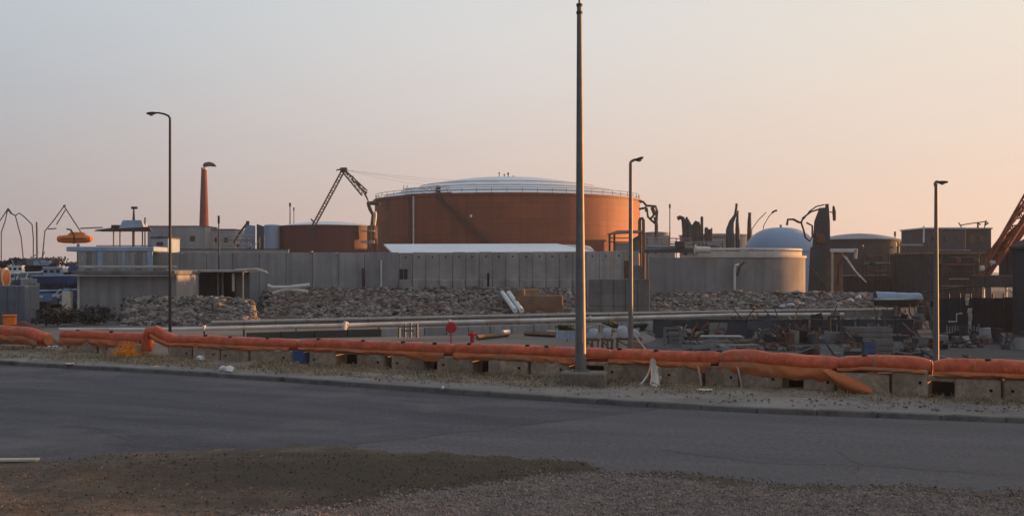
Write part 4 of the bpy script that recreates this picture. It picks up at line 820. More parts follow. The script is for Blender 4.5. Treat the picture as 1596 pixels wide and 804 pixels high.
# ------------------------------------------------------------------ long white shed roof behind the wall
r = thing('shed', 'long low shed with bright white roof in front of the huge tank', 'shed', XZ(760, 114, YARD))
rd0, rd1 = 109.5, 114.5
A = [P(598, 380.3, rd1), P(868, 379.6, rd1), P(925, 391.5, rd0), P(612, 394, rd0)]
part('roof', M['roofwhite'], r, lambda q: q.hexa([A[3] - Vector((0, 0, .14)), A[2] - Vector((0, 0, .14)), A[1] - Vector((0, 0, .14)), A[0] - Vector((0, 0, .14))] + [A[3], A[2], A[1], A[0]]))
part('back_roof', M['roofwhite'], r, lambda q: q.add([A[0], A[1], P(925, 391.5, rd0) + Vector((0, 9, 0)), A[3] + Vector((0, 9, 0)), A[2]], [(0, 3, 2, 1), (1, 2, 4)]))
part('wall', M['concrete_dk'], r, lambda q: q.box(((A[3].x + A[2].x) / 2 - .5, 114.5, (YARD + A[3].z) / 2 - .15), (A[2].x - A[3].x - 2, 8, A[3].z - YARD - .3)))
b = [P(870, 380.5, 116), P(925, 391.2, 112)]
part('side_roof', M['concrete_lt'], r, lambda q: q.hexa([P(870, 391, 111.5), P(928, 392, 111.5), P(920, 384, 118), P(870, 383, 118), P(870, 390, 111.5), P(928, 391, 111.5), P(908, 381.5, 118), P(872, 381, 118)]))

# ------------------------------------------------------------------ chimney, masts, cranes
c = XZ(318, 300, YARD); zt_ = P(0, 263, 300).z; r = thing('chimney', 'tall tapered red chimney with a dark cowl on top', 'chimney', c)
part('stack', M['brick_red'], r, lambda q: q.lathe(XZ(318, 300, 0), [(1.15, YARD), (1.18, P(0, 350, 300).z), (.95, P(0, 305, 300).z), (.68, zt_), (.45, zt_)], 24), True)
part('top_band', M['concrete_lt'], r, lambda q: q.lathe(XZ(318, 300, 0), [(.69, zt_ - .3), (.78, zt_ - .3), (.78, zt_ + .25), (.5, zt_ + .25)], 24))
part('cowl', M['steel_dk'], r, lambda q: q.tube([P(317, 259.5, 300), P(320, 257, 300), P(326, 255.8, 300), P(332, 257, 300), P(337, 259.5, 300)], [.3, .6, .62, .5, .12], 10), True)
def mast(x, d, y0, rr, label, m='steel_dk', y1=None, top=None):
    b0 = XZ(x, d, YARD); t_ = P(x, y0, d)
    r = thing('mast', label, 'mast', b0, 'thin masts behind the wall'); part('pole', M[m], r, lambda q: q.tube([b0, t_], [rr * 1.2, rr * .7], 8))
    part('finial', M[m], r, lambda q: q.tube([t_ - Vector((0, 0, .6)), t_ + Vector((0, 0, .1))], rr * 1.5, 8))
mast(341, 102, 338, .07, 'thin dark mast standing before the wall, right of the red chimney'); mast(452, 230, 317, .13, 'thin distant mast behind the dark red tank, left one of a pair'); mast(458, 240, 324, .09, 'fainter thin mast behind the dark red tank, right one of a pair'); mast(1044, 200, 319, .11, 'thin lone mast between the loading arm and the gooseneck pipe'); mast(1395, 180, 362, .12, 'short mast rising between the two dark tanks', 'steel')
# davit crane on the roof edge of the dark red tank
fd = 211.; ft, tp, jt = P(486, 357, fd), P(535, 266, fd), P(568, 301, fd)
r = thing('crane', 'dark lattice crane with folded jib leaning over the dark red tank', 'crane', ft)
part('boom', M['steel_dk'], r, lambda q: q.truss(ft, tp, .55, .09, 22)); part('pedestal', M['steel_dk'], r, lambda q: q.tube([ft - Vector((0, 0, .9)), ft + Vector((0, 0, .4))], .4, 10))
part('jib', M['steel_dk'], r, lambda q: q.truss(tp, jt, (.6, 1.3), .1, 12)); part('jib_tip', M['steel_dk'], r, lambda q: q.tube([jt, P(573, 311, fd), P(577, 324, fd)], [.22, .14, .06], 6))
part('head', M['steel_dk'], r, lambda q: q.bbox(tp + Vector((.1, 0, .1)), (1.3, .7, .9), .1)); part('hook_arm', M['steel_dk'], r, lambda q: q.tube([tp + Vector((-.2, 0, .2)), P(527, 264.5, fd), P(524, 266, fd)], [.2, .12, .12], 6))
for k in range(7):
    a = tp.lerp(jt, .15 + k * .13) + Vector((0, 0, .2)); part('sheave', M['steel_dk'], r, lambda q: q.tube([a, a + Vector((random.uniform(.3, 1.), 0, random.uniform(-.9, -.2)))], .16, 5))
part('winch', M['steel_dk'], r, lambda q: q.tube([P(484.5, 341, fd), P(487, 344, fd), P(490, 345, fd)], [.1, .18, .1], 6))
for k, (x1, y1, d1_) in enumerate(((690, 290, 236), (750, 287, 240), (812, 285, 244))):
    a, c2 = tp + Vector((.4, 0, .1)), P(x1, y1, d1_); part('cable', M['steel'], r, lambda q: q.tube([a.lerp(c2, t) - Vector((0, 0, .5 * math.sin(math.pi * t))) for t in (0, .2, .4, .6, .8, 1)], .018, 3))
# piping tower between the tanks
r = thing('piping_tower', 'rusty piping tower wedged between the two red tanks', 'tower', XZ(581, 214, YARD))
for x in (575, 586): part('column', M['steel_rust'], r, lambda q: q.tube([XZ(x, 214, YARD), P(x, 352, 214)], .3, 8))
part('riser', M['steel_dk'], r, lambda q: q.tube([P(580, 352, 214), P(581, 335, 214), P(577, 326, 214), P(574, 319, 214)], [.35, .25, .35, .3], 8)); part('riser', M['white'], r, lambda q: q.tube([P(583, 352, 214.5), P(585, 335, 214.5), P(584, 330, 214.5)], .3, 8))
part('head_beam', M['steel_dk'], r, lambda q: q.tube([P(572, 318, 214), P(580, 316.5, 214), P(592, 318, 214)], .42, 6)); part('vent', M['steel_dk'], r, lambda q: q.tube([P(583, 318, 214), P(583, 312, 214)], .2, 6))
part('drum', M['steel_rust'], r, lambda q: q.lathe(XZ(580, 214, 0), [(.1, P(0, 350, 214).z), (.9, P(0, 352, 214).z), (.95, P(0, 372, 214).z), (.3, P(0, 374, 214).z)], 14), True)
for y in (360, 378, 376): part('walkway', M['wood_lt'], r, lambda q: q.bbox(P(573, y, 213), (2.6, .5, .35), .04, 0))

# ------------------------------------------------------------------ left: harbour sheds, boats, derricks
r = thing('shed', 'low grey concrete building behind the rubble at left', 'building', XZ(198, 86, YARD))
part('wall', M['concrete'], r, lambda q: q.bbox((XZ(198.5, 84, 0).x, 87, .45), (XZ(275, 84, 0).x - XZ(122, 84, 0).x, 6, 3.3), .04)); part('roof_slab', M['concrete_dk'], r, lambda q: q.bbox((XZ(196, 84, 0).x, 86.8, 2.28), (7.5, 6.8, .3), .04)); part('gutter', M['concrete_lt'], r, lambda q: q.box((XZ(196, 84, 0).x, 83.32, 2.06), (7.4, .1, .07)))
part('corner_post', M['concrete_lt'], r, lambda q: q.bbox((XZ(122.5, 83.8, 0).x, 83.8, .4), (.16, .16, 3.3), .02))
r = thing('open_shed', 'dark open-fronted shed with flat roof right of the grey building', 'building', XZ(318, 93, YARD))
z1 = P(0, 424, 91).z
part('roof', M['concrete_lt'], r, lambda q: q.bbox((XZ(325, 91, 0).x, 93.2, z1 + .1), (6.2, 6, .2), .03)); part('back_wall', M['dark_wall'], r, lambda q: q.box((XZ(318, 95, 0).x, 95.8, (YARD + z1) / 2), (5., .2, z1 - YARD))); part('side_wall', M['dark_wall'], r, lambda q: q.box((XZ(366, 91, 0).x, 93.4, (YARD + z1) / 2), (.2, 4.6, z1 - YARD)))
part('door', M['blue'], r, lambda q: q.bbox((XZ(289, 91, 0).x, 91.6, (YARD + z1) / 2 - .02), (1.9, .12, z1 - YARD - .1), .02)); part('door', M['dark_wall'], r, lambda q: q.bbox((XZ(324, 91, 0).x, 92.2, (YARD + z1) / 2 - .02), (1.9, .12, z1 - YARD - .1), .02))
for x in (340, 347): part('post', M['concrete_dk'], r, lambda q: q.bbox((XZ(x, 91, 0).x, 91, (YARD + z1) / 2), (.13, .13, z1 - YARD - .02), .02))
part('sign_board', M['wood_lt'], r, lambda q: q.bbox((XZ(363.5, 90.6, 0).x, 90.6, P(0, 440, 90.6).z), (.2, .06, 1.4), .02))
part('canopy', M['concrete_lt'], r, lambda q: q.tube([P(367, 421, 90), P(400, 420, 90), P(413, 424, 90), P(418, 425.5, 90)], [.12, .16, .14, .05], 6)); part('canopy_post', M['wood_lt'], r, lambda q: q.tube([P(379, 424, 90), P(379, 470, 90)], .07, 6))
for i, (pts, lb) in enumerate((([(417, 445), (424, 448), (450, 448), (465, 446), (483, 444)], 'long pale bent pipe lying above the rocks, upper one of a crossed pair'), ([(425, 457), (445, 451), (470, 453), (480, 455)], 'pale bent pipe lying above the rocks, lower one of a crossed pair'))):
    o = MB().tube([P(x, y, 95) for x, y in pts], .16, 8).build('bent_pipe', M['pipe_white']); smooth_by(o); tag(o, lb, 'pipe')
tag(MB().tube([P(439, 448, 95.3), P(440, 462, 95.3)], .14, 6).build('pipe_support', M['concrete_lt']), 'short pale support under the crossed bent pipes', 'support')
r = thing('slatted_shed', 'grey shed of uneven upright boards with pale blue roof edge at left', 'shed', XZ(180, 104, YARD))
x = 122.; i = 0
while x < 236:
    w_ = random.uniform(5, 9); zz = P(0, 392, 103).z; part('board', M[random.choice(('concrete', 'blue_lt', 'concrete_dk', 'panel', 'tank_grey'))], r, lambda q: q.bbox((XZ(x + w_ / 2, 103, 0).x, 103 + random.uniform(-.08, .08), (YARD + zz) / 2), (w_ / F * 103 - .05, .12, zz - YARD), .01)); x += w_
part('roof', M['blue_lt'], r, lambda q: q.bbox((XZ(175, 103.5, 0).x, 105, P(0, 388, 103).z), (7.8, 4.2, .42), .05)); part('step_wall', M['concrete_lt'], r, lambda q: q.bbox((XZ(200, 101.5, 0).x, 101.4, P(0, 416, 101).z), (8.5, .5, .25), .04))
def boat(x0, x1, yk, yg, d, hull_m, label, cabin=None, stripe=None, rot=0., mastpx=None):
    c = XZ((x0 + x1) / 2, d, P(0, yk, d).z); Lb = (x1 - x0) / F * d; H = P(0, yg, d).z - c.z; Wb = Lb * .3
    r = thing('boat', label, 'boat', c, 'boats laid up on the left')
    def hull(q):
        n = 13; k = len(q.v); rows = 6
        for i in range(n):
            t = i / (n - 1); wv = Wb / 2 * (1 - max(0, (t - .45) / .55) ** 2.2) * (.82 + .18 * min(1, t / .2)) + .01; sh = H * (1 + .22 * max(0, t - .4) ** 1.5); keel = H * .9 * max(0, (t - .8) / .2) ** 2
            for j in range(rows * 2 - 1):
                s_ = (j - rows + 1) / (rows - 1); q.v.append(c + Vector(((t - .5) * Lb, wv * math.copysign(abs(s_) ** .7, s_) if s_ else 0, keel + (sh - keel) * abs(s_) ** 1.9)))
        m_ = rows * 2 - 1
        for i in range(n - 1): q.f += [(k + i * m_ + j, k + (i + 1) * m_ + j, k + (i + 1) * m_ + j + 1, k + i * m_ + j + 1) for j in range(m_ - 1)]
        q.f.append(tuple(k + j for j in range(m_))); q.f += [(k + i * m_, k + i * m_ + m_ - 1, k + (i + 1) * m_ + m_ - 1, k + (i + 1) * m_) for i in range(n - 1)]
    h = part('hull', M[hull_m], r, hull, True)
    part('gunwale', M[stripe or 'white'], r, lambda q: [q.tube([c + Vector(((t - .5) * Lb, s_ * (Wb / 2 * (1 - max(0, (t - .45) / .55) ** 2.2) * (.82 + .18 * min(1, t / .2)) + .03), H * (1 + .22 * max(0, t - .4) ** 1.5))) for t in (i / 12 for i in range(13))], .07, 5) for s_ in (-1, 1)])
    if cabin:
        u0, u1, hh, cm = cabin; cb = part('cabin', M[cm], r, lambda q: q.box(c + Vector((((u0 + u1) / 2 - .5) * Lb, 0, H + hh / 2)), ((u1 - u0) * Lb, Wb * .6, hh), taper=.88))
        for k in range(3): part('window', M['glass'], cb, lambda q: q.bbox(c + Vector(((u0 + (u1 - u0) * (k + .5) / 3 - .5) * Lb, -Wb * .29, H + hh * .6)), ((u1 - u0) * Lb * .2, .06, hh * .35), .01))
        part('cabin_roof', M['white'], r, lambda q: q.bbox(c + Vector((((u0 + u1) / 2 - .5) * Lb, 0, H + hh + .04)), ((u1 - u0) * Lb * 1.02, Wb * .66, .08), .03))
    if mastpx: part('mast', M['white'], r, lambda q: q.tube([c + Vector(((mastpx[0] - .5) * Lb, 0, H)), P(mastpx[1], mastpx[2], d)], .05, 5))
    for t in (.25, .7):
        for s_ in (-1, 1): part('cradle_leg', M['steel_dk'], r, lambda q: q.tube([c + Vector(((t - .5) * Lb, s_ * Wb * .35, H * .4)), Vector((c.x + (t - .5) * Lb, c.y + s_ * Wb * .5, YARD - .1))], .07, 5))
    return r
boat(8, 66, 434, 425, 108, 'blue_lt', 'pale blue boat at far left, highest of the group', (.1, .5, .6, 'white'), None, 0, (.15, 17, 412)); boat(55, 123, 446, 430, 101, 'blue', 'dark blue boat beside the slatted shed', (.2, .62, .7, 'blue_lt'), 'blue_lt', 0, (.5, 103, 417)); boat(36, 124, 474, 453, 93, 'blue', 'dark blue hull with pale gunwale left of the grey building', None, 'blue_lt'); boat(-40, 44, 452, 436, 98, 'tank_grey', 'grey boat with pale mast cut by the left edge', (.3, .8, .5, 'tank_grey'), 'white', 0, (.95, 43, 425))
c = XZ(105, 84, YARD); r = thing('kiosk', 'small white kiosk with blue-grey cap beside the grey building', 'kiosk', c)
part('body', M['rag'], r, lambda q: q.bbox((c.x, 84, P(0, 465, 84).z - .25), (.62, .6, 1.5), .04)); part('cap', M['blue_lt'], r, lambda q: q.box((c.x, 84, P(0, 454, 84).z), (.5, .5, .45), taper=.8)); part('plinth', M['concrete_dk'], r, lambda q: q.bbox((c.x, 84, YARD + .35), (.9, .8, .8), .04))
r = thing('sun_orange_tank', 'tank with banded end at the left edge, sunlit orange put into its colour', 'tank', XZ(-4, 92, YARD))
part('drum', M['orange'], r, lambda q: q.tube([P(-30, 433, 92), P(9, 433, 92), P(10.5, 433, 92)], [.75, .75, .6], 20), True); part('end_hoop', M['rag'], r, lambda q: q.tube([P(8.6, 433, 92), P(10, 433, 92)], .82, 20))  # the drum's orange paints in the sunlight on this shape
for x in (-20, 4): part('leg', M['steel_dk'], r, lambda q: q.tube([P(x, 447, 92), XZ(x, 92, YARD)], .12, 6))
r = thing('container', 'plain blue-grey steel container at the left edge below the boats', 'container', XZ(12, 78, YARD))
part('body', M['container'], r, lambda q: q.bbox((XZ(8, 78, 0).x, 79.2, .1), (2.7, 2.4, 2.6), .03)); part('door_seam', M['steel_dk'], r, lambda q: q.box((XZ(11.5, 77.97, 0).x, 77.98, .1), (.05, .04, 2.5)))
for k in range(3): part('locking_bar', M['steel'], r, lambda q: q.tube([XZ(-4 + k * 15, 77.95, -1.1), XZ(-4 + k * 15, 77.95, 1.35)], .025, 6))
mnd = yard_pt(28, 42); o = MB().grid(lambda u, v: Vector((mnd.x + (u - .5) * 3.4, mnd.y + (v - .5) * 3, mnd.z - .1 + 1.35 * max(0, math.sin(math.pi * u) * math.sin(math.pi * v)) ** .8 + .1 * fbm(u * 6, v * 6))), 24, 16).build('tarpaulin_heap', M['tank_red2']); smooth_by(o); tag(o, 'dark red tarpaulin heap behind the leftmost boom', 'heap')
p = P(15, 500, 40.5); r = thing('crate', 'bright orange crate resting on the dark red tarpaulin heap', 'crate', p - Vector((0, 0, .2))); part('body', M['orange'], r, lambda q: q.bbox(p, (.42, .4, .34), .04, .3)); part('lid', M['orange'], r, lambda q: q.bbox(p + Vector((0, 0, .19)), (.46, .44, .05), .02, .3))
o = MB().grid(lambda u, v: P(60 + 34 * u, 0, 38.5) * Vector((1, 1, 0)).x if False else Vector((XZ(58 + 36 * u, 38.5, 0).x, 38.5 + v * .9, -1.3 + 1.55 * (1 - abs(2 * u - 1)) ** .7 * (1 - v * .3) + .06 * fbm(u * 7, v * 5))), 18, 8).build('tarpaulin', M['tarp']); smooth_by(o); tag(o, 'dark teal tarpaulin bunched in the gap between the left booms', 'tarpaulin')
shrub(150, 490, 78, 60, 22, 1500, 'dark scrubby bush at the left foot of the grey building', 'scrub', .12); shrub(95, 492, 76, 70, 22, 1500, 'dark scrubby bush below the white kiosk', 'scrub', .12); shrub(70, 410, 125, 80, 15, 1500, 'wide dark bush behind the boats at far left', 'scrub', .2); shrub(18, 409, 128, 50, 14, 1000, 'dark bush at the left edge behind the pale blue boat', 'scrub', .2)
def frame(name, label, cat, d, segs, m='steel_dk', rr=.09, group=None):
    x = segs[0][0][0]; r = thing(name, label, cat, XZ(x, d, YARD), group)
    for sgm in segs:
        nm = sgm[-1] if isinstance(sgm[-1], str) else 'spar'; pts = [s_ for s_ in sgm if not isinstance(s_, str)]; k = 1.
        if len(pts[0]) == 3: k = pts[0][2]
        part(nm, M[m], r, lambda q: q.tube([P(s_[0], s_[1], d) for s_ in pts], rr * k, 5))
    return r
frame('derrick', 'dark triangular derrick behind the orange lifeboat', 'derrick', 165, [((100, 321), (84, 343), (70, 360), (66, 400), 'leg'), ((100, 321), (112, 340), (124, 358), (128, 366), 'leg'), ((102, 327), (88, 350), 'stay'), ((100, 319.5, 2.2), (101, 322), 'head'), ((75, 357), (88, 356), 'cross_bar'), ((66, 400), (66, 440), 'leg')], rr=.085)
frame('derrick', 'dark derrick with pointed head at the left edge', 'derrick', 160, [((12, 326), (0, 344), (-12, 360), 'leg'), ((12, 326), (8, 345), (2, 362), (2, 420), 'leg'), ((12, 325, 1.8), (18, 333), 'jib'), ((18, 333), (24, 336), 'stay')], rr=.08)
frame('derrick', 'curved dark davit frame between the two pointed derricks', 'derrick', 160, [((24, 336), (30, 332), (38, 338), (50, 350), (52, 370), (52, 420), 'arch'), ((24, 336), (28, 352), (33, 370), (36, 400), (36, 430), 'leg')], rr=.08)
frame('bollard_post', 'short dark post left of the triangular derrick', 'post', 160, [((57, 346), (57.5, 370), (58, 430), 'pole')], rr=.12)
c = P(117, 372, 150); r = thing('lifeboat', 'bright orange enclosed lifeboat on its davit at left', 'lifeboat', c - Vector((0, 0, .6)))
def lboat(q):
    n = 14; k = len(q.v); prof = [(-2.3, .2), (-2.15, .45), (-1.5, .58), (0, .62), (1.4, .56), (2.1, .4), (2.35, .1)]
    for x, s_ in prof: q.v += [c + Vector((x, math.cos(a) * s_ * 1.2, math.sin(a) * s_ * (1 if math.sin(a) < 0 else .8))) for a in (2 * math.pi * j / n for j in range(n))]
    for i in range(len(prof) - 1): q.f += [(k + i * n + j, k + i * n + (j + 1) % n, k + (i + 1) * n + (j + 1) % n, k + (i + 1) * n + j) for j in range(n)]
    q.f += [tuple(range(k, k + n)), tuple(range(k + 6 * n, k + 7 * n))]
part('hull', M['orange'], r, lboat, True); part('canopy', M['orange'], r, lambda q: q.box(c + Vector((.3, 0, .6)), (2.6, .8, .5), taper=.6)); part('davit', M['steel_dk'], r, lambda q: q.tube([P(104, 357, 149), P(110, 358, 149), P(116, 367, 149), P(115, 380, 149)], .12, 6)); part('cradle', M['steel'], r, lambda q: q.tube([P(122, 380, 150), P(122, 430, 150)], .2, 6)); part('rubbing_strake', M['steel_rust'], r, lambda q: q.tube([c + Vector((-2.2, -.35, 0)), c + Vector((-1.4, -.72, 0)), c + Vector((1.3, -.7, 0)), c + Vector((2.2, -.3, 0))], .07, 5))
vd = 140; r = thing('workboat', 'workboat with dark canopy deck, posts and radar mast left of the first street lamp', 'ship', XZ(195, vd, YARD))
part('canopy', M['steel_dk'], r, lambda q: q.hexa([P(146, 360, vd - 2), P(236, 360, vd - 2), P(240, 361, vd + 2), P(160, 361, vd + 2), P(150, 358, vd - 2), P(232, 353.5, vd - 2), P(232, 353, vd + 2), P(172, 355, vd + 2)])); part('wheelhouse', M['blue_lt'], r, lambda q: q.box(P(209, 350, vd), (3., 2, 1.0), taper=.75)); part('locker', M['steel_dk'], r, lambda q: q.bbox(P(181, 354, vd), (.9, 1, .5), .05))
for x in (177, 187, 208, 222, 226): part('post', M['steel_dk' if x == 208 else 'steel'], r, lambda q: q.tube([P(x, 360, vd), P(x, 400, vd)], .17 if x == 208 else .09, 6))
part('radar_mast', M['steel_dk'], r, lambda q: q.tube([P(208.5, 348, vd), P(208.5, 326, vd)], [.22, .1], 6)); part('radar', M['steel_dk'], r, lambda q: q.bbox(P(209.5, 324, vd), (.75, .4, .3), .08)); part('aerial', M['steel_dk'], r, lambda q: q.tube([P(226, 352, vd), P(226, 339, vd)], .09, 5)); part('hull', M['tank_grey'], r, lambda q: q.box(XZ(190, vd, 1.9), (8, 3.4, 6.2), taper=1.05)); part('boom_spar', M['steel'], r, lambda q: q.tube([P(125, 356, vd), P(160, 354.5, vd)], .08, 5)); part('deck_rail', M['steel'], r, lambda q: q.tube([P(150, 383, vd - 2), P(240, 383, vd - 2)], .06, 5))
r = thing('pipe_rack', 'pale ramp-like pipe rack and dark towers left of the pale silo', 'rack', XZ(392, 225, YARD))
part('ramp', M['tank_blue'], r, lambda q: q.hexa([P(368, 392, 225), P(398, 392, 225), P(398, 392, 228), P(368, 392, 228), P(384, 350, 225), P(398, 352, 225), P(398, 352, 228), P(384, 350, 228)])); part('tower', M['tank_dark'], r, lambda q: q.hexa([P(400, 392, 224), P(413, 392, 224), P(413, 392, 228), P(400, 392, 228), P(400, 349, 224), P(412, 353, 224), P(412, 353, 228), P(400, 349, 228)])); part('stair_rail', M['steel_dk'], r, lambda q: q.tube([P(362, 382, 223), P(374, 362, 223), P(386, 347, 223)], .22, 6)); part('stair_head', M['steel_dk'], r, lambda q: q.bbox(P(386, 347.5, 223), (.6, .5, .8), .1))
house('block_building', 'pale grey flat-roofed shed behind the red chimney', 230, 320, 250, 353, 10, 'tank_grey', YARD, 'concrete_dk', [(250, 372, 8, 8), (300, 372, 8, 8)]); house('block_building', 'lower pale grey shed right of the red chimney', 321, 366, 255, 358, 8, 'tank_grey', YARD, 'tank_dark', [(335, 374, 6, 7), (352, 374, 6, 7)])
house('low_shed', 'narrow bluish shed left of the slim street lamp, behind the workboat', 236, 262, 170, 371, 6, 'blue_lt', YARD, 'steel_dk', [(249, 380, 10, 6)])
def junk_b(label, x, d, y, wd, h, n_, pal):
    p = P(x, y, d); r = thing('gear_pile', label, 'gear', p, 'piles of blue and white gear by the boats')
    for k in range(n_):
        q_ = p + Vector((random.uniform(-.5, .5) * wd, random.uniform(-.5, .5), 0)); hh = random.uniform(.3, 1) * h; m_ = M[random.choice(pal)]
        if k % 3 == 0: part('box', m_, r, lambda q: q.bbox(q_ + Vector((0, 0, hh * .5)), (random.uniform(.4, 1.1), .6, hh), .04, random.uniform(-.5, .5)))
        elif k % 3 == 1: part('spar', m_, r, lambda q: q.tube([q_ + Vector((random.uniform(-.9, .9), 0, 0)), q_ + Vector((random.uniform(-.9, .9), .1, hh * 1.5))], .05, 5))
        else: part('sheet', m_, r, lambda q: q.box(q_ + Vector((0, 0, hh * .5)), (random.uniform(.6, 1.6), .05, hh), random.uniform(-.5, .5), random.uniform(-.7, .3)))
    part('base', M['dark_wall'], r, lambda q: q.bbox(Vector((p.x, p.y + .6, (YARD + p.z) / 2)), (wd, .6, max(.2, p.z - YARD)), .05))
BW = ('blue', 'blue_lt', 'blue', 'white', 'tank_grey', 'dark_wall', 'concrete_dk')
for a_ in (('blue and white gear pile between the pale blue boat and the slatted shed', 95, 104, 424, 2.6, .9, 16), ('blue gear pile left of the white kiosk', 80, 88, 474, 3., .9, 18), ('gear pile in front of the pale blue boat', 30, 95, 446, 2.6, .8, 14), ('blue gear stacked against the grey container', 52, 82, 470, 1.8, 1., 14), ('pale gear pile on the quay behind the pale blue boat', 50, 115, 414, 3.4, 1., 16)): junk_b(*a_, BW)
r = thing('low_wall', 'low dark parapet running behind the wall top at left', 'wall', XZ(320, 180, YARD)); part('face', M['tank_grey'], r, lambda q: q.box((XZ(330, 180, 0).x, 180, (YARD + P(0, 389, 180).z) / 2), (24, .4, P(0, 389, 180).z - YARD))); part('cap', M['steel_dk'], r, lambda q: q.box((XZ(330, 180, 0).x, 180, P(0, 388.5, 180).z), (24.2, .6, .14)))

# ------------------------------------------------------------------ right: loading arms, stacks, dark buildings, crane
r = thing('canopy_shed', 'small brown lean-to canopy on posts in front of the sunlit tank side', 'canopy', XZ(973, 112, YARD)); cd = 112
part('roof', M['steel_rust'], r, lambda q: q.hexa([P(946, 366, cd - 1), P(1003, 363, cd - 1), P(1001, 360.5, cd + 1.5), P(962, 360.5, cd + 1.5), P(947, 364.5, cd - 1), P(1002, 361.5, cd - 1), P(1000, 359, cd + 1.5), P(962, 359, cd + 1.5)]))
for x in (950, 957.5, 999): part('post', M['steel_rust'], r, lambda q: q.tube([P(x, 364, cd - .8), XZ(x, cd - .8, YARD)], .1, 6))
for y in (371, 377): part('rail', M['steel_rust'], r, lambda q: q.tube([P(950, y, cd - .9), P(985, y, cd - .9)], .05, 5))
part('equipment_cabinet', M['tank_grey'], r, lambda q: q.bbox(P(970, 388, cd), (1.7, 1, 1.2), .05)); part('lean_to', M['concrete_dk'], r, lambda q: q.hexa([P(984, 392, cd + 1), P(1003, 392, cd + 1), P(1003, 392, cd + 3), P(984, 392, cd + 3), P(984, 373, cd + 1), P(1003, 363, cd + 1), P(1003, 363, cd + 3), P(984, 373, cd + 3)]))
frame('pipe_loop', 'dark inverted U pipe loop beside the sunlit edge of the big tank', 'pipe', 190, [((997, 395), (997, 344), (998, 341), (1001, 340), (1003, 343), (1003.5, 395), 'loop'), ((1003.5, 395), (1003.5, 440), 'leg')], 'steel_rust', .28)
frame('marine_loading_crane', 'dark twisted loading arm right of the big tank', 'loading arm', 185, [((1023, 392, 1.5), (1023, 350), (1021, 338), 'column'), ((1023, 345, 1.2), (1024, 330), (1022, 322), (1007, 320.5), (1007, 330), 'arm'), ((1008, 324), (1010, 338), (1016, 344), (1021, 348), 'arm'), ((1018, 322), (1019, 335), (1014, 341), 'arm'), ((1016, 323, 1.6), (1021, 336), 'counterweight'), ((1007, 320), (1003, 315), (996, 313), 'hose'), ((1006, 324), (996, 326), 'hose'), ((1023, 392), (1023, 440), 'column')], 'steel_dk', .19)
pb = frame('pipe_bridge', 'grey pipe bridge with handrails right of the loading arm', 'bridge', 150, [((1008, 371, .8), (1076, 372), 'handrail'), ((1008, 376, .6), (1076, 376.5), 'handrail'), ((1008, 384, 2.6), (1080, 386), 'pipe'), ((1008, 389, 2.2), (1084, 389), 'pipe'), ((1010, 379.5, 1.2), (1078, 380.5), 'pipe')], 'tank_grey', .09)
for x in range(1010, 1080, 11): part('post', M['steel_dk'], pb, lambda q: q.tube([P(x, 371, 150), XZ(x, 150, YARD)], .07, 5))
part('deck', M['tank_dark'], pb, lambda q: q.bbox(P(1044, 391, 150.5), (6.4, 1.6, .5), .05)); part('valve_box', M['steel_dk'], pb, lambda q: q.bbox(P(1060, 381, 149.6), (1.3, .6, .8), .06))
frame('gooseneck_pipe', 'dark gooseneck pipe bending left above the pipe bridge', 'pipe', 170, [((1068, 395), (1066.5, 360), (1065.5, 345), (1064, 340.5), (1060, 339), (1056, 341), 'pipe'), ((1068, 395), (1068, 440), 'leg')], 'steel_dk', .33)
r = thing('process_skid', 'cluster of dark process vessels and vents right of the gooseneck pipe', 'machinery', XZ(1090, 172, YARD))
part('housing', M['tank_grey'], r, lambda q: q.box(XZ(1095, 174, 2.6), (5.2, 3, 7.6), taper=.94)); part('hopper', M['tank_dark'], r, lambda q: q.tube([P(1074, 376, 171), P(1073, 352, 171), P(1071, 345, 171), P(1070, 338, 171)], [.7, .55, .4, .12], 10), True)
for x, y, rr in ((1080, 350, .4), (1085, 346, .5), (1094, 337, .22), (1101, 354, .3), (1106, 357, .28), (1109, 355, .14), (1090, 352, .35)): part('vent_stack', M['tank_dark'], r, lambda q: q.tube([P(x, 376, 171), P(x, y + 2, 171), P(x, y, 171)], [rr, rr, rr * .4], 8))
part('bent_duct', M['steel_dk'], r, lambda q: q.tube([P(1080, 352, 170.5), P(1084, 345, 170.5), P(1089, 347, 170.5), P(1091, 354, 170.5)], .16, 6))
def stack(x0, x1, d, base_y, pts, label, m='tank_dark'):
    r = thing('chimney', label, 'chimney', XZ((x0 + x1) / 2, d, YARD), 'dark stacks behind the round wall')
    path = [XZ((x0 + x1) / 2, d, YARD)] + [P(p[0], p[1], d) for p in pts]; rad = [(x1 - x0) / 2 / F * d] + [p[2] / 2 / F * d for p in pts]
    part('stack', M[m], r, lambda q: q.tube(path, rad, 12), True); part('lip', M['steel_dk'], r, lambda q: q.tube([path[-1] - Vector((0, 0, .1)), path[-1] + Vector((0, 0, .25))], rad[-1] * 1.15, 10))
stack(1131, 1146, 165, 386, [(1138, 372, 14), (1137.5, 358, 12), (1140, 346, 8), (1146, 335, 4.5), (1148, 320, 3.5)], 'dark crooked stack with bent tip, tallest behind the round wall'); stack(1147, 1153, 166, 386, [(1149.5, 360, 7), (1149, 345, 5), (1150, 331, 2.5)], 'slim dark stack touching the crooked one on its right'); stack(1164, 1172, 166, 386, [(1168, 360, 7), (1168, 345, 6), (1168.5, 334, 4.5)], 'short straight dark stack left of the pale blue dome')
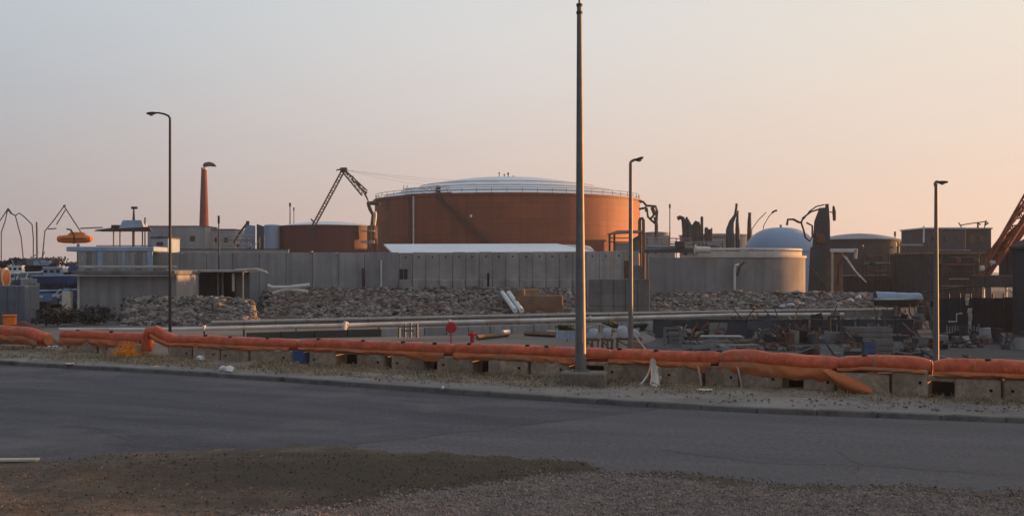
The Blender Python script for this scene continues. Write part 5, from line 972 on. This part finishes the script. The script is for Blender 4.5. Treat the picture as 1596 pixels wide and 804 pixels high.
frame('whip_aerial', 'thin curved whip aerial left of the pale dome, left one', 'aerial', 170, [((1170, 395), (1172, 357), (1182, 343), (1194, 331), 'whip')], 'steel_dk', .06); frame('whip_aerial', 'curved whip aerial with dark tip above the pale dome', 'aerial', 170, [((1190, 395), (1190, 352), (1198, 338), (1204, 331), 'whip'), ((1203, 332, 2.4), (1207, 329), (1211, 328), 'tip')], 'steel_dk', .06)
td = 122; r = thing('loading_tower', 'tall dark tower with looping pipes at the right end of the round wall', 'tower', XZ(1277, td, YARD))
part('body', M['tank_dark'], r, lambda q: q.hexa([P(1258, 480, td - 1), P(1296, 480, td - 1), P(1296, 480, td + 1.4), P(1258, 480, td + 1.4), P(1263, 385, td - .9), P(1295, 385, td - .9), P(1295, 385, td + 1.2), P(1263, 385, td + 1.2)])); part('upper_casing', M['tank_dark'], r, lambda q: [q.hexa([P(1266, 385, td - .8), P(1294, 385, td - .8), P(1294, 385, td + 1), P(1266, 385, td + 1), P(1269, 345, td - .8), P(1293.5, 345, td - .8), P(1293.5, 345, td + 1), P(1269, 345, td + 1)]), q.hexa([P(1269, 345, td - .8), P(1293.5, 345, td - .8), P(1293.5, 345, td + 1), P(1269, 345, td + 1), P(1277, 324, td - .6), P(1292, 323, td - .6), P(1292, 323, td + .8), P(1277, 324, td + .8)])])
part('flue', M['steel_dk'], r, lambda q: q.tube([P(1289, 326, td), P(1289, 318, td)], .2, 8)); part('side_drum', M['steel_rust'], r, lambda q: q.tube([P(1300.5, 344, td), P(1300, 330, td), P(1299, 321, td)], [.16, .2, .1], 8)); part('drum_bracket', M['steel_dk'], r, lambda q: q.tube([P(1293, 330, td), P(1299, 332, td)], .06, 5))
part('pipe_loop', M['steel_rust'], r, lambda q: q.tube([P(1277, 326, td - .3), P(1264, 330, td - .3), P(1251, 340, td - .3), P(1249, 348, td - .3), P(1253, 360, td - .3), P(1255, 370, td - .3), P(1262, 376, td - .3), P(1266, 370, td - .3), P(1266, 352, td - .3), P(1257, 347, td - .3)], .1, 6), True); part('hook_pipe', M['steel_dk'], r, lambda q: q.tube([P(1249, 347, td - .3), P(1244, 346, td - .3), P(1237, 342, td - .3), P(1228, 342, td - .3), P(1226.5, 351, td - .3)], .13, 6), True); part('upper_pipe', M['steel_dk'], r, lambda q: q.tube([P(1252, 342, td - .4), P(1262, 329, td - .4), P(1272, 322, td - .4), P(1285, 319, td - .4)], .07, 5))
part('brace', M['steel_rust'], r, lambda q: q.tube([P(1261, 414, td - 1.3), P(1290, 448, td - 1.6)], .1, 5)); part('hatch', M['steel_rust'], r, lambda q: q.bbox(P(1279, 372, td - 1), (.9, .15, .9), .03))
gd = 112; r = thing('gantry', 'golden sunlit steel gantry standing right of the dark tower', 'gantry', XZ(1314, gd, YARD))
part('beam', M['pipe_white'], r, lambda q: q.bbox(P(1315, 390.5, gd), (2.6, .3, .34), .03)); part('end_drop', M['pipe_white'], r, lambda q: q.bbox(P(1333.5, 396, gd), (.26, .3, .9), .03))
for x, m_ in ((1291, 'steel_rust'), (1297, 'wood_lt')): part('column', M[m_], r, lambda q: q.bbox((XZ(x, gd, 0).x, gd, (YARD + P(0, 392, gd).z) / 2), (.22, .22, P(0, 392, gd).z - YARD), .02))
part('rock_fill_panel', M['brown_wall'], r, lambda q: q.bbox(P(1304, 428, gd + .4), (1.1, .4, 4.6), .06)); part('brace', M['pipe_white'], r, lambda q: q.tube([P(1315, 398, gd - .2), P(1331, 420, gd - .4), P(1350, 440, gd - .6)], .07, 5)); part('brace', M['pipe_white'], r, lambda q: q.tube([P(1319, 400, gd - .2), P(1340, 432, gd - .4)], .05, 5)); part('arch', M['steel_dk'], r, lambda q: q.tube([P(1306, 445, gd - .1), P(1307, 412, gd - .1), P(1314, 402, gd - .1), P(1322, 398, gd - .1)], .09, 6))
def rack(label, x0, x1, d, y0, y1, nv, nh, m='steel_dk', rr=.07, diag=True):
    r = thing('pipe_rack', label, 'pipe rack', XZ((x0 + x1) / 2, d, YARD), 'steel pipe racks')
    xs_ = sorted([x0, x1] + [random.uniform(x0, x1) for _ in range(nv - 2)])
    for x in xs_: part('post', M[m], r, lambda q: q.tube([XZ(x, d, YARD), P(x, y0 + random.uniform(0, (y1 - y0) * .35), d)], rr, 5))
    for k in range(nh):
        y = y0 + (y1 - y0) * (k + .6) / nh; a, c = sorted((random.uniform(x0, x0 + (x1 - x0) * .3), random.uniform(x1 - (x1 - x0) * .3, x1))); part('pipe', M[random.choice((m, 'steel', 'tank_grey', 'steel_rust'))], r, lambda q: q.tube([P(a, y, d - .1), P(c, y, d - .1)], rr * random.uniform(.8, 2.), 6))
    if diag:
        for k in range(len(xs_) - 1):
            if k % 2: part('brace', M[m], r, lambda q: q.tube([P(xs_[k], y1, d), P(xs_[k + 1], y0 + (y1 - y0) * .4, d)], rr * .6, 4))
    for k in range(3):
        x = random.uniform(x0, x1); y = random.uniform(y0 + (y1 - y0) * .3, y1); part('valve', M[random.choice((m, 'steel_rust'))], r, lambda q: q.bbox(P(x, y, d - .3), (.5, .3, .5), .08))
rack('pipe rack before the dark tank right of the golden gantry', 1338, 1396, 124, 378, 440, 8, 5); rack('pipe rack joining the dark tank and the square dark building', 1398, 1446, 126, 374, 440, 7, 5); rack('pipe rack before the low dark shed at right', 1462, 1530, 117.2, 384, 450, 9, 6, 'steel_dk', .06); rack('pipe rack between the pipe bridge and the leaning stacks', 1076, 1134, 158, 366, 400, 9, 5, 'steel_dk', .07); rack('pale pipe rack between the chimney and the narrow silo', 330, 412, 200, 362, 392, 10, 4, 'tank_grey', .09)
# square dark block, lower dark sheds and their clutter
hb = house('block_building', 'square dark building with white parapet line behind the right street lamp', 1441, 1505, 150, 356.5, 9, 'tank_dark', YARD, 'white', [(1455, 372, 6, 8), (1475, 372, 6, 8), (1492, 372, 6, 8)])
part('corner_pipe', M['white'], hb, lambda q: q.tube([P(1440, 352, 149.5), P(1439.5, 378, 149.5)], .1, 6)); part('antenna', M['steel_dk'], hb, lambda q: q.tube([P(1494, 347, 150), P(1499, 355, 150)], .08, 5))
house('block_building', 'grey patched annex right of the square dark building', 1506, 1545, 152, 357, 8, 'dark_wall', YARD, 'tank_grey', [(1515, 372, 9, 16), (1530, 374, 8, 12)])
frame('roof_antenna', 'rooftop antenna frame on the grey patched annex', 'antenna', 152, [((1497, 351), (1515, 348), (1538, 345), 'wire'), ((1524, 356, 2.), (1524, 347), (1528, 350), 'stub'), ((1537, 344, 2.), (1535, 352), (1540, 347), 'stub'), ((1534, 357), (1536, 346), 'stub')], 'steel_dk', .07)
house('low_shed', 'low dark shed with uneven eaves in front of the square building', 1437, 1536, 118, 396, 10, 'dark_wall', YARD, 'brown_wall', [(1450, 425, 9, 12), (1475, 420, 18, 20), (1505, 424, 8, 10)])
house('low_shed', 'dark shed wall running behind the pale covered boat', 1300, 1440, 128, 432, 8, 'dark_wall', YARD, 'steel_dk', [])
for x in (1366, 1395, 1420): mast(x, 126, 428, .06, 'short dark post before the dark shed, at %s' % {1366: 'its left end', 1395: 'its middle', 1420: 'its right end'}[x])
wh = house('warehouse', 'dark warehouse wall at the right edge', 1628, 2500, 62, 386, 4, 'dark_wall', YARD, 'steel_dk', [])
a, c = XZ(1628, 62, 0).x, XZ(2500, 62, 0).x; zt_ = P(0, 386, 62).z
part('roof', M['tank_dark'], wh, lambda q: q.add([(a, 61.6, zt_ + .15), (c, 61.6, zt_ + .15), (c, 66.4, zt_ + .15), (a, 66.4, zt_ + .15), (a + .5, 64, zt_ + .9), (c, 64, zt_ + .9)], [(0, 1, 5, 4), (2, 3, 4, 5), (0, 4, 3), (1, 2, 5), (3, 2, 1, 0)]))
# rust red crane leaning in from the right edge
kd = 88; r = thing('crane', 'rust red crane boom rising out of the right edge above a platform', 'crane', XZ(1535, kd, YARD))
f0 = P(1532, 432, kd)
part('boom', M['steel_red'], r, lambda q: q.truss(f0, P(1650, 238, kd), (.5, 1.0), .1, 18)); 
for i, (x0, y0, x1, y1) in enumerate(((1548, 386, 1600, 318), (1556, 398, 1604, 330), (1545, 392, 1600, 310), (1570, 400, 1604, 350))): part('stay', M['steel_red'], r, lambda q: q.tube([P(x0, y0, kd + .4 * i), P(x1, y1, kd + .4 * i), P(x1 + 40, y1 - 54, kd + .4 * i)], .12, 6))
part('counterweight_sheet', M['steel_red'], r, lambda q: q.hexa([P(1532, 398, kd + .6), P(1556, 414, kd + .6), P(1556, 414, kd + .9), P(1532, 398, kd + .9), P(1590, 345, kd + .6), P(1602, 352, kd + .6), P(1602, 352, kd + .9), P(1590, 345, kd + .9)]))
part('cab', M['dark_wall'], r, lambda q: q.bbox(P(1582, 405, kd + 1.5), (1.9, 1.6, 2.6), .08)); part('turntable', M['steel_dk'], r, lambda q: q.tube([P(1550, 438, kd), P(1550, 429, kd)], 1., 16)); part('platform', M['dark_wall2'], r, lambda q: q.bbox(P(1551, 438, kd), (2.6, 2.4, .9), .05))
for x in (1533, 1568): part('leg', M['pipe_white'], r, lambda q: q.tube([P(x, 446, kd - 1), XZ(x, kd - 1, YARD)], .09, 6))
part('brace', M['pipe_white'], r, lambda q: q.tube([P(1572, 452, kd - 1), P(1600, 470, kd - 1)], .07, 5)); part('hook_block', M['pipe_white'], r, lambda q: q.bbox(P(1531, 418, kd - .3), (.3, .3, .4), .06)); part('lamp', M['pipe_white'], r, lambda q: q.bbox(P(1547, 409, kd - .4), (.4, .3, .3), .08)); part('outrigger', M['steel_dk'], r, lambda q: q.tube([P(1440, 455, kd - 1), P(1500, 447, kd - 1), P(1535, 444, kd - 1)], .09, 5))
# covered boat and bags at the end of the parapet
cb = boat(1360, 1438, 479, 466, 92, 'tarp', 'boat under a pale blue-grey cover at the right end of the rocks', None, 'pipe_white')
cc = XZ(1399, 92, P(0, 466, 92).z); part('cover', M['blue_lt'], cb, lambda q: q.grid(lambda u, v: cc + Vector(((u - .5) * 3.6, (v - .5) * 1.3, .05 + .55 * math.sin(math.pi * v) ** .5 * (1 - .25 * u) + .06 * fbm(u * 5, v * 4))), 20, 8), True)
for i, (x, y, s_, lb) in enumerate(((1326, 470, .33, 'large white bag among the debris, left of the covered boat'), (1338, 463, .3, 'dusty pale bag on top of the white bags'), (1360, 473, .3, 'white bag touching the bow of the covered boat'), (1219, 477, .22, 'small white bag on the rocks below the golden wall end, left one'), (1232, 476, .26, 'small white bag on the rocks below the golden wall end, right one'), (1250, 474, .24, 'white bag right below the corner of the golden wall'), (1308, 474, .24, 'white bag at the foot of the golden gantry'))):
    u = (x - 1006) / 386; p = min((sp2(u, v_ / 60) for v_ in range(4, 58)), key=lambda q_: abs(HY + (CH - q_.z) * F / q_.y - y - 2)); b = MB(); b.rock(p + Vector((0, 0, s_ * .45)), s_ * 1.15, sq=(1.35, 1, .8)); o = b.build('rubbish_bag', M['sack']); smooth_by(o, R(70)); tag(o, lb, 'bag', 'white rubbish bags along the rocks'); sb_ = o.modifiers.new('s', 'SUBSURF'); sb_.levels = sb_.render_levels = 1
# dark yard clutter at the right
dw = thing('yard_wall', 'low dark stained wall across the right yard behind the lamp post', 'wall', XZ(1240, 66, YARD))
for i in range(14):
    x = 1018 + i * 29; part('panel', M['dark_wall'], dw, lambda q: q.bbox((XZ(x + 14, 67.5, 0).x, 67.5 + random.uniform(-.05, .05), YARD + .4), (28 / F * 67.5, .25, .82 + random.uniform(-.05, .05)), .02))
def clutter(name, label, cat, x, d, sz, m, y=None, rz=0., bars=0):
    p = yard_pt(x, d); r = thing(name, label, cat, p)
    if name == 'crate':
        for k in range(3): part('board', M[m], r, lambda q: q.bbox(p + Matrix.Rotation(rz, 3, 'Z') @ Vector((0, -sz[1] / 2, sz[2] * (k + .5) / 3)), (sz[0], .04, sz[2] / 3 - .03), .005, rz))
        part('box', M['dark_wall'], r, lambda q: q.box(p + Vector((0, 0, sz[2] / 2)), (sz[0] * .97, sz[1] * .92, sz[2]), rz))
        part('batten', M[m], r, lambda q: q.bbox(p + Matrix.Rotation(rz, 3, 'Z') @ Vector((-sz[0] * .4, -sz[1] / 2 - .03, sz[2] / 2)), (.08, .03, sz[2]), .005, rz))
    elif name == 'slab_stack':
        for k in range(bars): part('slab', M[m], r, lambda q: q.bbox(p + Vector((random.uniform(-.1, .1), random.uniform(-.1, .1), sz[2] * (k + .5))), (sz[0], sz[1], sz[2] - .012), .015, rz + random.uniform(-.08, .08)))
    elif name == 'trestle_table':
        part('top', M[m], r, lambda q: q.bbox(p + Vector((0, 0, sz[2])), (sz[0], sz[1], .06), .01, rz))
        for s_ in (-1, 1):
            for t in (-1, 1): part('leg', M['steel_dk'], r, lambda q: q.tube([p + Vector((s_ * sz[0] * .42, t * sz[1] * .4, sz[2])), p + Vector((s_ * sz[0] * .46, t * sz[1] * .45, 0))], .035, 5))
    elif name == 'scrap_heap':
        part('scrap', M[m], r, lambda q: [q.tube([p + Vector((random.gauss(0, sz[0] * .35), random.gauss(0, sz[1] * .3), random.random() * .2)), p + Vector((random.gauss(0, sz[0] * .35), random.gauss(0, sz[1] * .3), random.uniform(.2, 1) * sz[2]))], .03, 4) for _ in range(bars)])['kind'] = 'stuff'
        part('rubble', M['concrete_dk'], r, lambda q: [q.rock(p + Vector((random.gauss(0, sz[0] * .3), random.gauss(0, sz[1] * .3), .08)), random.uniform(.08, .2)) for _ in range(bars)])['kind'] = 'stuff'
    elif name == 'post_frame':
        for s_ in (-1, 1): part('upright', M[m], r, lambda q: q.bbox(p + Vector((s_ * sz[0] / 2, 0, sz[2] / 2)), (.12, .12, sz[2]), .01))
        for k in range(bars): part('rail', M[m], r, lambda q: q.bbox(p + Vector((0, 0, sz[2] * (1 - k * .3) - .06)), (sz[0] + .1, .08, .1), .01))
    return r
clutter('post_frame', 'grey timber frame with rails right of the slim lamp post', 'frame', 1048, 56, (.75, .1, .95), 'concrete_dk', bars=2); clutter('crate', 'dark boarded crate inside the grey timber frame', 'crate', 1052, 58, (.7, .6, .6), 'concrete_dk')
clutter('slab_stack', 'long stack of grey slabs in the middle of the right yard', 'slabs', 1120, 60, (2.4, 1.2, .1), 'concrete', bars=3); clutter('slab_stack', 'broken pale slabs lying low before the slab stack', 'slabs', 1150, 55, (2., .8, .08), 'concrete_dk', bars=2, rz=.1)
clutter('scrap_heap', 'heap of dark scrap rods left of the leaning panel', 'scrap', 1228, 60, (1.4, .8, .9), 'steel_dk', bars=26); clutter('scrap_heap', 'heap of dark scrap and pipes in front of the yard wall', 'scrap', 1255, 62, (1.3, .8, .9), 'steel_rust', bars=24); clutter('scrap_heap', 'tangled dark scrap beside the grey timber frame', 'scrap', 1078, 58, (1., .8, .7), 'steel_dk', bars=18)
clutter('crate', 'large grey boarded crate right of the scrap heaps', 'crate', 1350, 60, (2.4, 1., .75), 'concrete_dk'); clutter('crate', 'upright dark box before the large grey crate', 'crate', 1353, 48, (.45, .4, .75), 'blue'); clutter('crate', 'grey square box right of the upright dark box', 'crate', 1375, 50, (.8, .6, .7), 'concrete_dk')
clutter('post_frame', 'tall dark post pair left of the large grey crate', 'frame', 1300, 61, (.5, .1, 1.3), 'steel_dk', bars=1)
clutter('slab_stack', 'long pale kerb slab lying behind the boom right of centre', 'slabs', 1270, 42.5, (3.4, .3, .16), 'concrete', bars=1, rz=-.2); clutter('slab_stack', 'flat pale slab behind the boom left of the right lamp post', 'slabs', 1375, 41, (.9, .4, .22), 'concrete', bars=1); clutter('slab_stack', 'long dark slab behind the boom at the right edge', 'slabs', 1540, 40.5, (3.2, .4, .2), 'concrete', bars=1, rz=-.1)
sf = thing('stake_fence', 'row of uneven dark stakes before the low dark yard wall', 'fence', yard_pt(1300, 64))
for i in range(34):
    p = yard_pt(1208 + i * 5.4 + random.uniform(-1.5, 1.5), 64.5); h = random.uniform(.3, 1.0); part('stake', M[random.choice(('steel_dk', 'concrete_dk', 'wood', 'dark_wall'))], sf, lambda q: q.bbox(p + Vector((0, 0, h / 2)), (random.uniform(.05, .14), .07, h), .01))
part('rail', M['steel_dk'], sf, lambda q: q.tube([yard_pt(1210, 64.6) + Vector((0, 0, .5)), yard_pt(1390, 64.6) + Vector((0, 0, .55))], .04, 5))
for i, (x, d, w_, h, lb) in enumerate(((1120, 64, 1.0, .8, 'grey leaning panel behind the long slab stack, left one'), (1150, 64.5, 1.1, .75, 'grey leaning panel behind the long slab stack, middle one'), (1185, 65, 1.4, .85, 'wide bluish leaning panel behind the slabs, right one'), (1035, 63, 1.0, .95, 'dark leaning panel right of the slim street lamp'))):
    p = yard_pt(x, d); r = thing('leaning_panel', lb, 'panel', p); part('sheet', M[('concrete_dk', 'dark_wall', 'tank_dark', 'dark_wall')[i]], r, lambda q: q.box(p + Vector((0, 0, h / 2)), (w_, .06, h), rx=-.15)); part('prop', M['wood'], r, lambda q: q.tube([p + Vector((0, .1, h * .8)), p + Vector((0, .7, 0))], .03, 5))
for x, d, lb in ((1170, 56, 'low black debris line across the right yard, left heap'), (1215, 53, 'low scrap heap in front of the stakes'), (1420, 52, 'low scrap heap beside the right street lamp'), (1500, 55, 'scrap heap before the spindle rail'), (1330, 55, 'scrap heap left of the upright dark box')): clutter('scrap_heap', lb, 'scrap', x, d, (1.5, .7, .45), random.choice(('steel_dk', 'steel_rust')), bars=16)
for x, d, lb in ((70, 82, 'scrap heap below the dark blue hull'), (40, 80, 'scrap heap right of the grey container'), (118, 80, 'scrap heap beside the white kiosk')): clutter('scrap_heap', lb, 'scrap', x, d, (2.6, 1., 1.3), 'steel_dk', bars=34)
def junk(label, x, d, wd, h, n_):
    p = yard_pt(x, d); r = thing('junk_pile', label, 'junk pile', p, 'piles of dark junk in the right yard')
    for k in range(n_):
        q_ = p + Vector((random.uniform(-.5, .5) * wd, random.uniform(-.4, .4), 0)); kind = random.choice(('plate', 'box', 'beam', 'drum', 'plate', 'beam')); m_ = M[random.choice(('dark_wall', 'concrete_dk', 'steel_dk', 'tank_dark', 'steel_rust', 'dark_wall', 'tank_grey'))]; hh = random.uniform(.3, 1) * h
        if kind == 'plate': part('plate', m_, r, lambda q: q.box(q_ + Vector((0, 0, hh * .45)), (random.uniform(.3, .9), .03, hh), random.uniform(-.6, .6), random.uniform(-.6, .6), random.uniform(-.3, .3)))
        elif kind == 'box': part('box', m_, r, lambda q: q.bbox(q_ + Vector((0, 0, hh * .3)), (random.uniform(.25, .7), .4, hh * .6), .02, random.uniform(-.5, .5)))
        elif kind == 'drum': part('drum', m_, r, lambda q: q.tube([q_, q_ + Vector((random.uniform(-.1, .1), 0, min(.8, hh)))], .22, 12))
        else: part('beam', m_, r, lambda q: q.tube([q_ + Vector((random.uniform(-.6, .6), 0, .05)), q_ + Vector((random.uniform(-.6, .6), .1, hh * 1.2))], .04, 4))
for a_ in (('dark junk pile right of the grey timber frame', 1075, 61, 1.8, .8, 12), ('dark junk pile behind the long grey slab stack', 1105, 63, 2.2, .8, 12), ('junk pile left of the stake fence', 1195, 62, 2., .7, 12), ('junk pile among the left stakes of the fence', 1240, 58, 2.4, .8, 16), ('junk pile left of the large grey crate', 1310, 58, 1.6, .9, 12),
           ('junk pile right of the large grey crate', 1395, 60, 2.4, .8, 14), ('junk pile at the foot of the right street lamp', 1438, 54, 1.8, .7, 12), ('junk pile left of the white rag on the fence', 1488, 60, 1.8, .8, 12), ('junk pile right of the white rag on the fence', 1530, 58, 2.2, .9, 14), ('junk pile at the right edge before the warehouse', 1578, 54, 2., .9, 14), ('low junk behind the rightmost boom', 1500, 46, 2., .35, 10), ('low junk behind the boom with the loose flap', 1200, 46, 2.2, .3, 10)
           , ('junk pile behind the yard wall left of the parapet end', 1180, 72, 3.4, 1.2, 18), ('junk pile behind the yard wall at its right end', 1380, 74, 3.4, 1.3, 18), ('junk pile behind the stakes, half hidden by the yard wall', 1280, 70, 3.6, 1.3, 18), ('tall junk pile left of the panel fence', 1448, 72, 2.2, 1.9, 16), ('junk pile below the covered boat', 1418, 84, 3.4, 1.4, 18),
           ('low junk before the long grey slab stack', 1135, 50, 2.6, .4, 12), ('low junk left of the upright dark box', 1300, 50, 2.6, .45, 12), ('low junk right of the grey square box', 1420, 47, 2., .45, 12), ('junk pile under the crane platform', 1545, 80, 3.2, 1.5, 16), ('low junk in front of the leaning plank heap', 1050, 49, 1.6, .4, 10), ('junk pile left of the pipe rack at right', 1470, 90, 3., 1.8, 16)): junk(*a_)
fn = thing('panel_fence', 'dark panel fence at the right with rags caught on it', 'fence', XZ(1520, 66, YARD))
for i in range(8):
    x = 1462 + i * 17.; part('panel', M['dark_wall'], fn, lambda q: q.bbox((XZ(x + 8, 68, 0).x, 68 + random.uniform(-.04, .04), YARD + 1.0), (16.4 / F * 68, .08, 2.1 + random.uniform(-.06, .06)), .01)); part('post', M['steel_dk'], fn, lambda q: q.tube([XZ(x, 67.8, YARD), XZ(x, 67.8, YARD + 2.3)], .05, 6))
for i in range(12): part('spindle', M['concrete'], fn, lambda q: q.bbox((XZ(1476 + i * 4.2, 64, 0).x, 64, YARD + .35), (.05, .05, .45 + random.uniform(-.08, .08)), .01))
part('spindle_rail', M['concrete_dk'], fn, lambda q: q.bbox((XZ(1499, 64, 0).x, 64.05, YARD + .2), (1.9, .05, .08), .01))
for x0, y0, y1, lb in ((1512, 480, 512, 'long white rag hanging on the dark fence'), (1508, 458, 476, 'twisted white rag above the dark fence')):
    o = MB().grid(lambda u, v: P(x0 + (u - .5) * 7 * (1 - .4 * v) + 2.5 * fbm(v * 3, x0), y0 + (y1 - y0) * v, 66.6 + .15 * fbm(u * 4, v * 4)), 5, 14); o.add([v_ + Vector((0, .03, 0)) for v_ in o.v], [tuple(reversed(f)) for f in o.f]); tag(o.build('rag', M['rag']), lb, 'rag')
tag(MB().tube([P(1500, 488, 66), P(1491, 489, 66), P(1491, 501, 66), P(1478, 501, 66)], .035, 5).build('bent_rod', M['pipe_white']), 'thin pale bent rod against the dark fence', 'rod')

# ------------------------------------------------------------------ hazy air
HAZE = .00025
if HAZE:
    b = MB().hexa([(-1300, -60, -3), (1300, -60, -3), (1300, 1600, -3), (-1300, 1600, -3), (-1300, -60, 31.5), (1300, -60, 31.5), (1300, 1600, 31.5), (-1300, 1600, 31.5)])
    m = bpy.data.materials.new('haze'); m.use_nodes = True; n = m.node_tree.nodes; n.clear()
    mo = n.new('ShaderNodeOutputMaterial'); pv = n.new('ShaderNodeVolumePrincipled'); pv.inputs['Color'].default_value = (.68, .8, 1, 1); pv.inputs['Density'].default_value = HAZE; pv.inputs['Anisotropy'].default_value = .3
    m.node_tree.links.new(pv.outputs[0], mo.inputs['Volume'])
    struct(b.build('haze', m), 'stuff', 'thin warm evening haze in the air')
